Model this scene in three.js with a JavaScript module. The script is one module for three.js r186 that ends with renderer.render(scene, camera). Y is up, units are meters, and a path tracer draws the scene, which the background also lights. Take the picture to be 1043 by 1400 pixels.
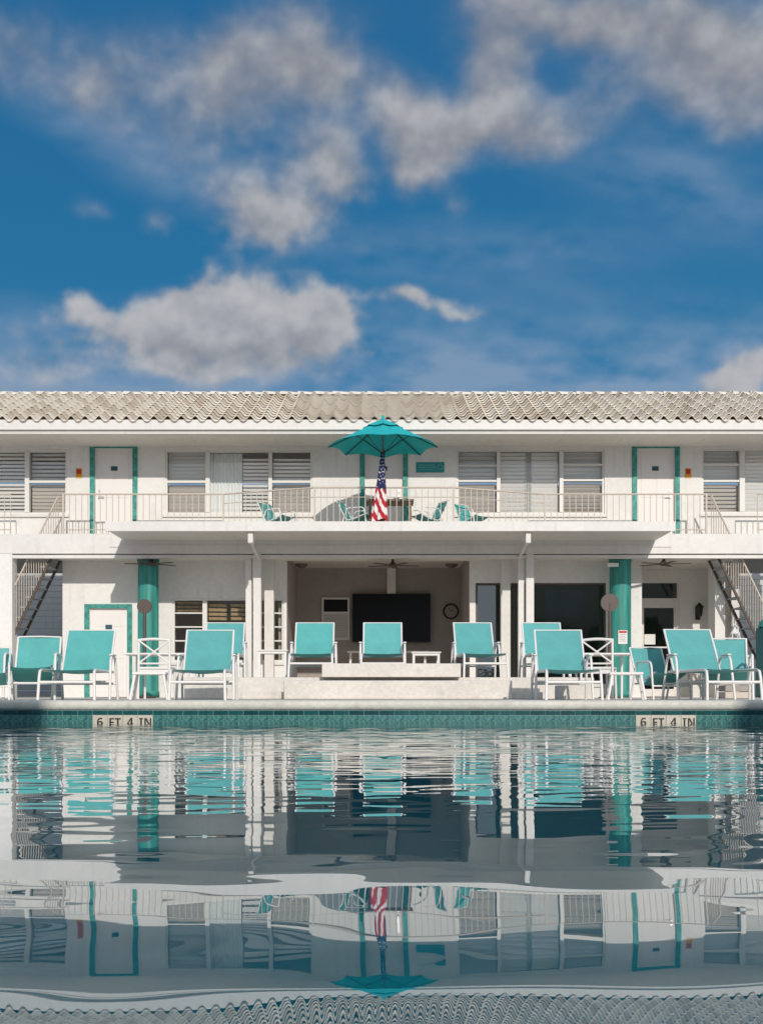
import * as THREE from 'three';
import { mergeGeometries } from 'three/addons/utils/BufferGeometryUtils.js';
import { RoundedBoxGeometry } from 'three/addons/geometries/RoundedBoxGeometry.js';
import { ImprovedNoise } from 'three/addons/math/ImprovedNoise.js';
import { FontLoader } from 'three/addons/loaders/FontLoader.js';
import { TextGeometry } from 'three/addons/geometries/TextGeometry.js';

// ---------------------------------------------------------------- camera, sky, sun, exposure
const F = 1600, EYE = 0.06, HZ = 950, CX = 521.5;            // focal length in photo pixels, eye height over the deck
const X = (u, s) => (u - CX) / s, Y = (v, s) => EYE + (HZ - v) / s, Z = s => -F / s;   // s = photo pixels per metre at that distance
const scene = new THREE.Scene();
const camera = new THREE.PerspectiveCamera(2 * Math.atan(700 / F) * 180 / Math.PI, 1043 / 1400, 0.05, 2000);
camera.position.set(0, EYE, 0);
camera.setViewOffset(1043, 1400, 0, -250, 1043, 1400);
camera.updateProjectionMatrix();
const renderer = new THREE.WebGLRenderer({ antialias: true });
renderer.setSize(762, 1024);
renderer.toneMapping = THREE.LinearToneMapping;
renderer.toneMappingExposure = 1.0;
renderer.shadowMap.enabled = true;
const SUN = new THREE.Vector3(0.19, 0.45, 1).normalize();
const sun = new THREE.DirectionalLight(new THREE.Color().setRGB(1, 0.94, 0.86), 2.78);
sun.position.copy(SUN).multiplyScalar(60).add(new THREE.Vector3(0, 0, -16));
sun.target.position.set(0, 0, -16);
sun.castShadow = true;
Object.assign(sun.shadow.camera, { left: -20, right: 20, top: 20, bottom: -20, near: 1, far: 140 });
sun.shadow.mapSize.set(4096, 4096);
sun.shadow.bias = -0.0005;
scene.add(sun, sun.target);

let seed = 20240611;
const rnd = () => { seed = (seed * 1664525 + 1013904223) >>> 0; return seed / 4294967296; };
const rr = (a, b) => a + (b - a) * rnd();
const sstep = (a, b, x) => { const t = Math.min(1, Math.max(0, (x - a) / (b - a))); return t * t * (3 - 2 * t); };
const PN = new ImprovedNoise();
function fbm(x, y, z, oct) { let a = 0.5, s = 0, t = 0; for (let i = 0; i < oct; i++) { s += a * PN.noise(x, y, z); t += a; a *= 0.52; x *= 2.03; y *= 2.03; z *= 2.03; } return s / t; }

{ // sky: blue air with broken cumulus and thin high cloud
  const W = 4096, H = 2048, data = new Float32Array(W * H * 4);
  // cumulus, as seen from the pool: where they stand in the photograph, half widths and weight
  const blobs = [
    [330, 110, 80, 70, 0.75], [400, 60, 95, 65, 1.0], [450, 90, 60, 50, 0.75], [290, 150, 70, 55, 0.55], [160, 90, 90, 55, 0.6], [110, 120, 70, 40, 0.5], [10, 60, 55, 60, 0.6], [190, 170, 80, 45, 0.42], [250, 225, 60, 35, 0.34],
    [435, 205, 45, 42, 0.95], [465, 260, 38, 36, 0.8], [350, 258, 62, 38, 0.95], [400, 300, 50, 38, 0.85], [315, 315, 34, 26, 0.7],
    [545, 140, 50, 40, 1.0], [590, 185, 62, 48, 1.05], [650, 175, 66, 42, 1.0], [690, 110, 44, 62, 0.95], [745, 180, 60, 34, 0.95], [655, 60, 40, 44, 0.7], [570, 235, 34, 34, 0.7], [830, 160, 60, 38, 0.5], [620, 285, 30, 18, 0.35],
    [700, 8, 80, 34, 0.7], [820, 18, 110, 46, 1.0], [930, 40, 120, 60, 1.1], [1030, 90, 80, 80, 1.05], [900, 110, 80, 36, 0.55], [1000, 160, 60, 32, 0.5],
    [300, 412, 62, 36, 1.15], [365, 420, 60, 42, 1.15], [250, 440, 60, 34, 0.75], [448, 415, 30, 32, 1.1], [430, 455, 48, 32, 1.0], [330, 460, 90, 32, 1.0], [205, 425, 32, 26, 0.65], [110, 430, 36, 26, 0.55], [150, 450, 70, 28, 0.5], [45, 450, 30, 18, 0.45], [240, 500, 70, 24, 0.6], [330, 510, 60, 22, 0.6],
    [545, 402, 46, 14, 0.5], [600, 412, 60, 13, 0.55], [655, 424, 40, 9, 0.45], [60, 500, 110, 30, 0.45], [470, 490, 60, 22, 0.4], [1025, 505, 34, 34, 1.0], [1000, 530, 40, 20, 0.9], [130, 285, 38, 22, 0.36], [220, 310, 34, 18, 0.33], [530, 330, 80, 26, 0.24], [760, 330, 90, 30, 0.24]];
  const body = (px, py) => { let d = 0; for (let i = 0; i < blobs.length; i++) { const b = blobs[i], p = (px - b[0]) / b[2], q = (py - b[1]) / b[3], r = p * p + q * q; if (r < 7) d += b[4] * Math.exp(-r * 0.9); } return d; };
  for (let j = 0; j < H; j++) {
    const el = ((j + 0.5) / H - 0.5) * Math.PI, sy = Math.sin(el), ce = Math.cos(el);
    for (let i = 0; i < W; i++) {
      const o = (j * W + i) * 4; data[o + 3] = 1;
      if (el <= -0.004) { data[o] = 0.2; data[o + 1] = 0.26; data[o + 2] = 0.32; continue; }
      const ph = ((i + 0.5) / W) * 2 * Math.PI - Math.PI, sx = Math.cos(ph) * ce, sz = Math.sin(ph) * ce;
      const h = Math.max(0, sy);
      const a = Math.exp(-h * 3.4);                                  // paler towards the horizon
      let r = 0.006 + 0.14 * a * a, g = 0.080 + 0.26 * a, b = 0.242 + 0.33 * a;
      let d = 0, lit = 0.5, veil = 0, inside = 0;
      const f = sz < -0.05 ? 1 : 0;
      let px = 0, py = 0;
      if (f) { px = CX + F * sx / -sz; py = HZ - F * sy / -sz; inside = sstep(-260, -60, px) * sstep(1303, 1103, px) * sstep(-260, -60, py); }
      const n = fbm(sx * 17, sy * 17, sz * 17, inside > 0 ? 6 : 3);
      if (inside > 0) {
        const wx = 48 * fbm(sx * 15 + 7, sy * 15, sz * 15, 6), wy = 42 * fbm(sx * 15, sy * 15 + 9, sz * 15 + 4, 6);
        const qx = px + wx, qy = py + wy, c = body(qx, qy), e = Math.min(1, c * 1.7);
        const n2 = fbm(sx * 42 + 3, sy * 50, sz * 42, 6), n3 = fbm(sx * 19 + 5, sy * 26, sz * 19, 5), crisp = sstep(120, 420, py);
        d = inside * sstep(0.03 + 0.12 * crisp, 1.62 - 0.66 * crisp, c * 1.02 + (0.55 * n + (0.4 + 0.35 * crisp) * n2) * e);
        lit = 0.36 + 0.42 * (c - body(qx + 10, qy - 24)) + 0.7 * n2 + 0.55 * n3 + 0.3 * (py - 230) / 300;
        const st = fbm(px * 0.0045 + py * 0.004, py * 0.017 - px * 0.003, 3.3, 6) + 0.35 * fbm(px * 0.02 - py * 0.012, py * 0.03 + px * 0.014, 9.1, 4);
        const low = sstep(370, 530, py), mid = Math.exp(-(((px - 930) / 200) ** 2) - ((py - 235 - (px - 900) * 0.3) / 55) ** 2) + Math.exp(-(((px - 640) / 240) ** 2) - ((py - 345) / 45) ** 2) * 0.8 + Math.exp(-(((px - 180) / 170) ** 2) - ((py - 185 - (px - 170) * 0.5) / 55) ** 2) * 1.2;
        veil = inside * Math.max(0, (0.0 + 1.3 * low + 0.6 * mid) * (0.42 + 0.95 * st) - 0.02);
      }
      if (inside < 1) { // the rest of the sky carries the same broken cloud
        const k = Math.max(0.12, sy), cx = sx / k * 0.9, cz = sz / k * 0.9;
        const c2 = fbm(cx * 1.3 + 11, 2.5, cz * 1.3, 4) + 0.35 * n;
        const d2 = sstep(0.02, 0.30, c2) * 0.9, v2 = 0.16 + 0.3 * Math.max(0, fbm(cx * 0.5, 8, cz * 2.1, 2));
        d = d + (1 - inside) * d2; veil = veil + (1 - inside) * v2; if (inside < 0.5) lit = 0.55 + 0.8 * n;
      }
      lit = 0.5 + 0.5 * Math.tanh(1.7 * (lit - 0.5)); veil = Math.min(0.68, veil);
      const vr = 0.27, vg = 0.36, vb = 0.50;
      r += (vr - r) * veil; g += (vg - g) * veil; b += (vb - b) * veil;
      const cr = 0.185 + 0.385 * lit, cg = 0.20 + 0.365 * lit, cb = 0.245 + 0.325 * lit, dd = d * 0.9;
      const cosg = sx * SUN.x + sy * SUN.y + sz * SUN.z, hz = 0.19 * Math.max(0, 0.7975 / Math.pow(1.2025 - 0.9 * cosg, 1.5) - 0.30);   // haze scatters forward: the same law over the whole sky
      data[o] = r + (cr - r) * dd + hz; data[o + 1] = g + (cg - g) * dd + hz * 0.93; data[o + 2] = b + (cb - b) * dd + hz * 0.82;
    }
  }
  const t = new THREE.DataTexture(data, W, H, THREE.RGBAFormat, THREE.FloatType);
  t.mapping = THREE.EquirectangularReflectionMapping; t.magFilter = t.minFilter = THREE.LinearFilter; t.wrapS = THREE.RepeatWrapping; t.needsUpdate = true;
  scene.background = t; scene.environment = t;
}

// ---------------------------------------------------------------- helpers
const used = {};
function numbered(name) { const n = used[name] = (used[name] ?? -1) + 1; return n ? `${name}_${String(n).padStart(3, '0')}` : name; }
function tag(o, label, category, group) { o.userData.label = label; o.userData.category = category; if (group) o.userData.group = group; return o; }
function thing(name, label, category, group, x = 0, y = 0, z = 0, turn = 0) { const o = new THREE.Group(); o.name = numbered(name); scene.add(o); o.position.set(x, y, z); o.rotation.y = turn; o.userData.kind = 'thing'; return tag(o, label, category, group); }
function dup(o, label, x, y, z, turn = 0, group) { const c = o.clone(); c.name = numbered(o.name.replace(/_\d{3}$/, '')); c.userData = { ...o.userData, label }; if (group) c.userData.group = group; scene.add(c); c.position.set(x, y, z); c.rotation.y = turn; return c; }
function M(name, geo, mat, parent = scene) { const m = new THREE.Mesh(geo, mat); m.name = parent === scene ? numbered(name) : name; m.castShadow = m.receiveShadow = true; parent.add(m); return m; }
function struct(name, geo, mat) { const m = M(name, geo, mat); m.userData.kind = 'structure'; return m; }
function G(name, parent) { const g = new THREE.Group(); g.name = name; parent.add(g); return g; }
function boxUV(geo) { // uv in metres from the position, by the way each face points
  const g = geo.index ? geo.toNonIndexed() : geo, p = g.attributes.position, n = g.attributes.normal, uv = new Float32Array(p.count * 2);
  for (let i = 0; i < p.count; i += 3) {
    const ax = Math.abs(n.getX(i) + n.getX(i + 1) + n.getX(i + 2)), ay = Math.abs(n.getY(i) + n.getY(i + 1) + n.getY(i + 2)), az = Math.abs(n.getZ(i) + n.getZ(i + 1) + n.getZ(i + 2));
    for (let k = i; k < i + 3; k++) {
      const x = p.getX(k), y = p.getY(k), z = p.getZ(k);
      const [a, b] = az >= ax && az >= ay ? [x, y] : ay >= ax ? [x, z] : [z, y];
      uv[k * 2] = a; uv[k * 2 + 1] = b;
    }
  }
  g.setAttribute('uv', new THREE.BufferAttribute(uv, 2));
  return g;
}
function bx(x0, x1, y0, y1, z0, z1, r = 0) {
  const w = Math.abs(x1 - x0), h = Math.abs(y1 - y0), d = Math.abs(z1 - z0);
  const g = r ? new RoundedBoxGeometry(w, h, d, 1, Math.min(r, w / 2.2, h / 2.2, d / 2.2)) : new THREE.BoxGeometry(w, h, d);
  g.translate((x0 + x1) / 2, (y0 + y1) / 2, (z0 + z1) / 2);
  return boxUV(g);
}
const V = (x, y, z) => new THREE.Vector3(x, y, z);
function bar(p, q, r, seg = 6, r2 = r) { // straight round bar
  const d = V(0, 0, 0).subVectors(q, p), g = new THREE.CylinderGeometry(r2, r, d.length(), seg, 1);
  g.translate(0, d.length() / 2, 0); g.applyQuaternion(new THREE.Quaternion().setFromUnitVectors(V(0, 1, 0), d.normalize())); g.translate(p.x, p.y, p.z);
  return g.toNonIndexed();
}
function bent(pts, rad, r, seg = 7, n = 20) { // tube along a polyline with rounded corners
  const path = new THREE.CurvePath(); let last = pts[0];
  for (let i = 1; i < pts.length - 1; i++) {
    const a = pts[i - 1], b = pts[i], c = pts[i + 1], l = Math.min(rad, b.distanceTo(a) * 0.49, b.distanceTo(c) * 0.49);
    const p = b.clone().lerp(a, l / b.distanceTo(a)), q = b.clone().lerp(c, l / b.distanceTo(c));
    path.add(new THREE.LineCurve3(last, p)); path.add(new THREE.QuadraticBezierCurve3(p, b, q)); last = q;
  }
  path.add(new THREE.LineCurve3(last, pts[pts.length - 1]));
  return new THREE.TubeGeometry(path, n, r, seg, false).toNonIndexed();
}
function sheet(nu, nv, fn, thick = 0) { // parametric sheet, front and back sides when thick
  const pos = [], idx = [], uv = [];
  const put = (off) => { for (let j = 0; j <= nv; j++) for (let i = 0; i <= nu; i++) { const p = fn(i / nu, j / nv, off); pos.push(p[0], p[1], p[2]); uv.push(p[3] ?? i / nu, p[4] ?? j / nv); } };
  put(0); const w = nu + 1;
  for (let j = 0; j < nv; j++) for (let i = 0; i < nu; i++) { const a = j * w + i; idx.push(a, a + 1, a + w, a + 1, a + w + 1, a + w); }
  if (thick) {
    const o = pos.length / 3; put(thick);
    for (let j = 0; j < nv; j++) for (let i = 0; i < nu; i++) { const a = o + j * w + i; idx.push(a, a + w, a + 1, a + 1, a + w, a + w + 1); }
    for (let i = 0; i < nu; i++) { const a = i, b = o + i, c = nv * w + i, d = o + nv * w + i; idx.push(a, b, a + 1, b, b + 1, a + 1, c, c + 1, d, d, c + 1, d + 1); }
    for (let j = 0; j < nv; j++) { const a = j * w, b = o + j * w, c = a + nu, d = b + nu; idx.push(a, a + w, b, b, a + w, b + w, c, d, c + w, d, d + w, c + w); }
  }
  const g = new THREE.BufferGeometry();
  g.setAttribute('position', new THREE.Float32BufferAttribute(pos, 3)); g.setAttribute('uv', new THREE.Float32BufferAttribute(uv, 2)); g.setIndex(idx); g.computeVertexNormals();
  return g;
}
function holed(x0, x1, y0, y1, holes, z0, z1) { // wall with openings, z1 is its front face
  const s = new THREE.Shape([new THREE.Vector2(x0, y0), new THREE.Vector2(x1, y0), new THREE.Vector2(x1, y1), new THREE.Vector2(x0, y1)]);
  for (const [a, b, c, d] of holes) s.holes.push(new THREE.Path([new THREE.Vector2(a, c), new THREE.Vector2(a, d), new THREE.Vector2(b, d), new THREE.Vector2(b, c)]));
  const g = new THREE.ExtrudeGeometry(s, { depth: z1 - z0, bevelEnabled: false }); g.translate(0, 0, z0);
  return boxUV(g);
}
const join = list => mergeGeometries(list.map(g => { const h = g.index ? g.toNonIndexed() : g; for (const k of Object.keys(h.attributes)) if (!['position', 'normal', 'uv'].includes(k)) h.deleteAttribute(k); return h; }));

// ---------------------------------------------------------------- materials
const hash = (x, y, z) => { let h = Math.imul(x, 374761393) ^ Math.imul(y, 668265263) ^ Math.imul(z + 11, 2147483647 - 1274126177); h = Math.imul(h ^ (h >>> 13), 1274126177); return ((h ^ (h >>> 16)) >>> 0) / 4294967296; };
function lattice(x, y, p, sd) { const a = Math.floor(x), b = Math.floor(y); let u = x - a, v = y - b; u = u * u * (3 - 2 * u); v = v * v * (3 - 2 * v); const a1 = (a + 1) % p, b1 = (b + 1) % p, h0 = hash(a % p, b % p, sd), h1 = hash(a1, b % p, sd), h2 = hash(a % p, b1, sd), h3 = hash(a1, b1, sd); return ((h0 + (h1 - h0) * u) * (1 - v) + (h2 + (h3 - h2) * u) * v) * 2 - 1; }
function tex(size, metres, fn, color = true) { // tiling noise texture; fn(u, v, n) gives rgb 0..1 sRGB, n(freq, octaves, seed) is tiling noise
  const d = new Uint8Array(size * size * 4);
  for (let j = 0; j < size; j++) for (let i = 0; i < size; i++) {
    const n = (fq, oct, sd = 0) => { let v = 0, am = 0.5, k = fq, tt = 0; for (let q = 0; q < oct; q++) { v += am * lattice(i / size * k, j / size * k, k, sd * 17 + q * 5); tt += am; am *= 0.55; k *= 2; } return v / tt; };
    const c = fn(i / size, j / size, n), o = (j * size + i) * 4;
    for (let k = 0; k < 3; k++) d[o + k] = Math.max(0, Math.min(255, Math.round((Array.isArray(c) ? c[k] : c) * 255)));
    d[o + 3] = 255;
  }
  const t = new THREE.DataTexture(d, size, size); t.wrapS = t.wrapT = THREE.RepeatWrapping; t.magFilter = THREE.LinearFilter; t.minFilter = THREE.LinearMipmapLinearFilter; t.generateMipmaps = true;
  if (color) t.colorSpace = THREE.SRGBColorSpace; t.repeat.set(1 / metres, 1 / metres); t.needsUpdate = true; return t;
}
const tStuccoC = tex(384, 3.1, (u, v, n) => { const k = 0.965 + 0.022 * n(4, 5) + 0.025 * n(40, 3, 4) - 0.03 * sstep(0.25, 0.6, lattice(u * 40, v * 4, 40, 77) * 0.6 + 0.5 * n(6, 3, 8)); return [k, k * 0.997, k * 0.99]; });
const tStuccoB = tex(384, 0.9, (u, v, n) => 0.5 + 0.5 * n(60, 3), false);
const tDeckC = tex(384, 2.3, (u, v, n) => { const k = 0.94 + 0.04 * n(5, 4) + 0.04 * n(64, 2, 2) - 0.05 * sstep(0.2, 0.5, n(9, 5, 9)); return [k, k * 0.99, k * 0.97]; });
const tRoofC = tex(384, 1.7, (u, v, n) => { const k = 0.94 + 0.06 * n(7, 4) + 0.05 * n(48, 3, 2), m = sstep(0.2, 0.5, n(12, 4, 7)); return [k - 0.07 * m, k - 0.08 * m, k - 0.09 * m]; });
const tWeaveB = tex(128, 0.06, (u, v, n) => 0.5 + 0.25 * Math.sin(u * Math.PI * 2 * 12) + 0.25 * Math.sin(v * Math.PI * 2 * 12), false);
const tWeaveC = tex(256, 0.8, (u, v, n) => { const k = 0.95 + 0.05 * n(5, 4) + 0.03 * n(64, 2, 3); return [k * 0.99, k, k]; });
const tGlaze = tex(256, 0.5, (u, v, n) => { const k = 0.85 + 0.25 * n(10, 4); return [k * 0.95, k, k]; });
const tMosaic = tex(512, 0.61, (u, v, n) => { // small glass chips, 19 mm, tone by chip
  const N = 32, a = u * N, b = v * N, fx = a - Math.floor(a), fy = b - Math.floor(b), hsh = Math.abs(Math.sin(Math.floor(a) * 12.99 + Math.floor(b) * 78.23) * 43758.5) % 1;
  const gr = fx < 0.1 || fy < 0.1; const k = 0.62 + 0.38 * hsh; return gr ? [0.62, 0.72, 0.70] : [k * 0.72, k * 0.93, k * 0.92];
});
const tWood = tex(256, 0.6, (u, v, n) => { const k = 0.8 + 0.2 * n(6, 3) + 0.14 * Math.sin(v * 60 + 4 * n(4, 2, 3)); return [k, k * 0.96, k * 0.9]; });
const std = (r, g, b, rough, extra = {}) => new THREE.MeshStandardMaterial({ color: new THREE.Color().setRGB(r, g, b), roughness: rough, side: THREE.DoubleSide, ...extra });
const m = {
  stucco: std(0.83, 0.81, 0.79, 0.85, { map: tStuccoC, bumpMap: tStuccoB, bumpScale: 0.004 }),
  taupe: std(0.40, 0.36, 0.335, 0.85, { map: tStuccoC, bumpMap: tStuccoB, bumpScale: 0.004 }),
  signteal: std(0.012, 0.25, 0.27, 0.5),
  tan: std(0.62, 0.53, 0.40, 0.85, { map: tStuccoC }),
  siding: std(0.62, 0.61, 0.59, 0.8, { map: tStuccoC }),
  greywall: std(0.36, 0.40, 0.43, 0.85, { map: tStuccoC, bumpMap: tStuccoB, bumpScale: 0.004 }),
  trim: std(0.76, 0.735, 0.71, 0.5, { map: tStuccoC }),
  ceiling: std(0.76, 0.73, 0.69, 0.7, { map: tStuccoC }),
  paving: std(0.74, 0.69, 0.635, 0.85, { map: tDeckC, bumpMap: tStuccoB, bumpScale: 0.003 }),
  deck: std(0.78, 0.745, 0.71, 0.8, { map: tDeckC, bumpMap: tStuccoB, bumpScale: 0.003 }),
  coping: std(0.70, 0.69, 0.64, 0.6, { map: tDeckC, bumpMap: tStuccoB, bumpScale: 0.003 }),
  ground: std(0.25, 0.27, 0.2, 0.95),
  teal: std(0.06, 0.37, 0.315, 0.55, { map: tGlaze }),
  tealdark: std(0.012, 0.17, 0.16, 0.5),
  door: std(0.78, 0.735, 0.71, 0.55),
  frame: std(0.72, 0.695, 0.65, 0.45),
  slatW: std(0.74, 0.72, 0.68, 0.6), slatT: std(0.56, 0.50, 0.43, 0.6), slatG: std(0.58, 0.57, 0.55, 0.6), slatWood: std(0.55, 0.43, 0.26, 0.6, { map: tWood }),
  curtain: std(0.72, 0.74, 0.72, 0.9),
  glass: new THREE.MeshPhysicalMaterial({ color: 0xffffff, transmission: 1, roughness: 0.0, thickness: 0, ior: 1.5, side: THREE.DoubleSide }),
  darkglass: new THREE.MeshPhysicalMaterial({ color: new THREE.Color().setRGB(0.55, 0.6, 0.6), transmission: 1, roughness: 0.0, thickness: 0, ior: 1.9, side: THREE.DoubleSide }),
  room: std(0.22, 0.2, 0.18, 0.9),
  tile: [std(0.84, 0.745, 0.62, 0.8, { map: tRoofC }), std(0.87, 0.785, 0.665, 0.8, { map: tRoofC }), std(0.68, 0.575, 0.455, 0.8, { map: tRoofC })],
  ridge: std(0.78, 0.74, 0.68, 0.8, { map: tRoofC }),
  white: std(0.80, 0.77, 0.74, 0.4), sling: std(0.115, 0.46, 0.44, 0.75, { map: tWeaveC, bumpMap: tWeaveB, bumpScale: 0.0008 }), slingpale: std(0.13, 0.42, 0.36, 0.75, { map: tWeaveC }),
  rail: std(0.55, 0.475, 0.40, 0.6), iron: std(0.02, 0.02, 0.02, 0.5), bronze: std(0.085, 0.06, 0.048, 0.5),
  canvas: std(0.012, 0.50, 0.52, 0.85, { map: tWeaveC }),
  wood: std(0.30, 0.235, 0.18, 0.6, { map: tWood }), alu: std(0.6, 0.6, 0.6, 0.35, { metalness: 0.8 }),
  screen: new THREE.MeshPhysicalMaterial({ color: new THREE.Color().setRGB(0.006, 0.006, 0.008), roughness: 0.3, specularIntensity: 0.35 }), floorpaint: std(0.70, 0.65, 0.60, 0.8, { map: tDeckC }), orange: std(0.75, 0.34, 0.03, 0.6), paper: std(0.75, 0.74, 0.70, 0.8), red: std(0.5, 0.02, 0.015, 0.6), grey: std(0.3, 0.3, 0.3, 0.6), numplate: std(0.02, 0.07, 0.10, 0.5),
  trimtile: [std(0.012, 0.105, 0.112, 0.18, { map: tGlaze }), std(0.018, 0.13, 0.135, 0.18, { map: tGlaze }), std(0.009, 0.085, 0.095, 0.18, { map: tGlaze })],
  mosaic: std(0.17, 0.31, 0.305, 0.22, { map: tMosaic }), grout: std(0.3, 0.42, 0.41, 0.9), marker: std(0.62, 0.58, 0.51, 0.35, { map: tDeckC }), ink: std(0.02, 0.018, 0.016, 0.6),
  plaster: std(0.66, 0.84, 0.86, 0.8),
  water: new THREE.MeshPhysicalMaterial({ color: 0xffffff, transmission: 1, roughness: 0, thickness: 2, ior: 1.333, clearcoat: 0.55, clearcoatRoughness: 0, attenuationColor: new THREE.Color().setRGB(0.02, 0.48, 0.57), attenuationDistance: 3.2 }),
};

// ---------------------------------------------------------------- pool, deck, ground
const PZ = Z(135), PN1 = 0.9, PX = 7.2, WATER = EYE - 39.5 / 135;    // far pool wall, near end, half width, water level
{
  const hole = (s, x, z0, z1) => s.holes.push(new THREE.Path([V2(-x, z0), V2(-x, z1), V2(x, z1), V2(x, z0)]));
  function V2(a, b) { return new THREE.Vector2(a, b); }
  const flat = (x0, x1, z0, z1, hx, h0, h1, y) => { const s = new THREE.Shape([V2(x0, z0), V2(x1, z0), V2(x1, z1), V2(x0, z1)]); hole(s, hx, h0, h1); const g = new THREE.ShapeGeometry(s); g.rotateX(Math.PI / 2); g.scale(1, 1, 1); g.translate(0, y, 0); return boxUV(g); };
  struct('pool_deck', flat(-26, 26, -32, 14, PX + 0.3, PZ - 0.3, PN1 + 0.3, 0), m.paving);
  struct('ground', flat(-600, 600, -600, 600, 20, -20, 10, -0.03), m.ground);
  // coping: bullnose round the pool
  const prof = new THREE.Shape(); // (distance outward from the water, height)
  prof.moveTo(0.31, -0.09); prof.lineTo(0.31, 0.006); prof.lineTo(0.035, 0.008); prof.bezierCurveTo(-0.012, 0.008, -0.028, -0.012, -0.028, -0.042); prof.bezierCurveTo(-0.028, -0.075, -0.01, -0.092, 0.012, -0.096); prof.lineTo(0.31, -0.096);
  const cop = struct('pool_coping', undefined, m.coping);
  const strip = (len, turn, x, z) => { const g = new THREE.ExtrudeGeometry(prof, { depth: len, bevelEnabled: false, curveSegments: 8 }); g.translate(0, 0, -len / 2); g.rotateY(turn); g.translate(x, 0, z); return boxUV(g); };
  cop.geometry = join([strip(2 * PX + 0.6, Math.PI / 2, 0, PZ), strip(2 * PX + 0.6, -Math.PI / 2, 0, PN1), strip(PN1 - PZ, 0, PX, (PZ + PN1) / 2), strip(PN1 - PZ, Math.PI, -PX, (PZ + PN1) / 2)]);
  // basin with its tiled water line
  const basin = struct('pool_basin', join([bx(-PX - 0.2, PX + 0.2, -2.2, -2, PZ - 0.2, PN1 + 0.2), bx(-PX - 0.2, PX + 0.2, -2, -0.098, PZ - 0.2, PZ - 0.012), bx(-PX - 0.2, PX + 0.2, -2, -0.098, PN1, PN1 + 0.2), bx(-PX - 0.2, -PX, -2, -0.098, PZ - 0.011, PN1 - 0.001), bx(PX, PX + 0.2, -2, -0.098, PZ - 0.011, PN1 - 0.001)]), m.plaster);
  M('grout_bed', bx(-PX, PX, -0.46, -0.099, PZ - 0.011, PZ - 0.005), m.grout, basin);
  const TW = 0.1526, trim = bx(-TW / 2 + 0.0018, TW / 2 - 0.0018, -0.0215, 0.0215, -0.006, 0.002, 0.002), field = bx(-TW / 2 + 0.0012, TW / 2 - 0.0012, -0.051, 0.051, -0.006, 0.001, 0.0015);
  const x0 = X(127, 135);                                          // tile joints line up with the depth markers
  const markers = [x0, x0 + 36 * TW];
  for (let k = -24; k < 52; k++) {
    const x = x0 + (k + 0.5) * TW; if (Math.abs(x) > 4.6) continue;
    const a = M('trim_tile', trim, m.trimtile[Math.floor(rnd() * 3)], basin); a.position.set(x, -0.121, PZ);
    if (markers.some(q => x + TW / 2 > q + 0.01 && x - TW / 2 < q + 4 * TW - 0.01)) continue;
    const b = M('mosaic_tile', field, m.mosaic, basin); b.position.set(x, -0.197, PZ);
    const e = M('trim_tile', trim, m.trimtile[Math.floor(rnd() * 3)], basin); e.position.set(x, -0.2725, PZ);
  }
  const font = await new FontLoader().loadAsync('fonts/droid/droid_sans_bold.typeface.json');
  const txt = (s, size, depth) => { const g = new TextGeometry(s, { font, size, depth, curveSegments: 5, bevelEnabled: false }); g.computeBoundingBox(); const b = g.boundingBox; g.translate(-(b.min.x + b.max.x) / 2, -(b.min.y + b.max.y) / 2, 0); return g; };
  globalThis.__txt = txt;
  markers.forEach((q, i) => {
    const t = thing('depth_marker', i ? 'beige tile depth marker reading 6 FT 4 IN, below the glass porch door' : 'beige tile depth marker reading 6 FT 4 IN, below the white six-panel door', 'depth marker', 'depth markers in the tile line', q, -0.2165, PZ);
    ['6', 'FT', '4', 'IN'].forEach((s, k) => {
      const p = M('tile', bx((k + 0) * TW + 0.0015, (k + 1) * TW - 0.0015, -0.072, 0.072, -0.006, 0.004, 0.002), m.marker, t);
      const g = txt(s, s.length > 1 ? 0.084 : 0.09, 0.002); g.translate((k + 0.5) * TW, 0, 0.0042); M('lettering', g, m.ink, p);
    });
  });
  // water: small standing ripples, closed volume
  const waves = []; for (let i = 0; i < 72; i++) { const lam = 0.17 * Math.pow(13, rnd()), th = (rnd() < 0.5 ? 1 : -1) * Math.PI / 2 + (rnd() + rnd() - 1) * 1.15, k = 2 * Math.PI / lam, sl = 0.0011 * (lam < 0.45 ? 1.0 : lam > 0.9 ? 0.6 : 0.85) * rr(0.5, 1.4); waves.push([k * Math.cos(th), k * Math.sin(th), rnd() * 6.283, sl / k, sl * Math.cos(th), sl * Math.sin(th)]); }
  for (let i = 0; i < 22; i++) { const lam = rr(0.08, 0.2), th = (rnd() < 0.5 ? 1 : -1) * Math.PI / 2 + (rnd() + rnd() - 1) * 1.0, k = 2 * Math.PI / lam, sl2 = 0.0021 * rr(0.5, 1.4); waves.push([k * Math.cos(th), k * Math.sin(th), rnd() * 6.283, sl2 / k, sl2 * Math.cos(th), sl2 * Math.sin(th)]); }
  const xs = [], zs = [];
  for (let x = -PX - 0.005; x < PX; x += Math.abs(x) < 0.9 ? 0.013 : Math.abs(x) < 1.8 ? 0.025 : 0.05) xs.push(x); xs.push(PX + 0.005);
  for (let z = PZ - 0.012; z < PN1; z += z > -2.6 ? 0.013 : 0.025) zs.push(z); zs.push(PN1 + 0.005);
  const pos = [], nor = [], idx = [];
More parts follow.
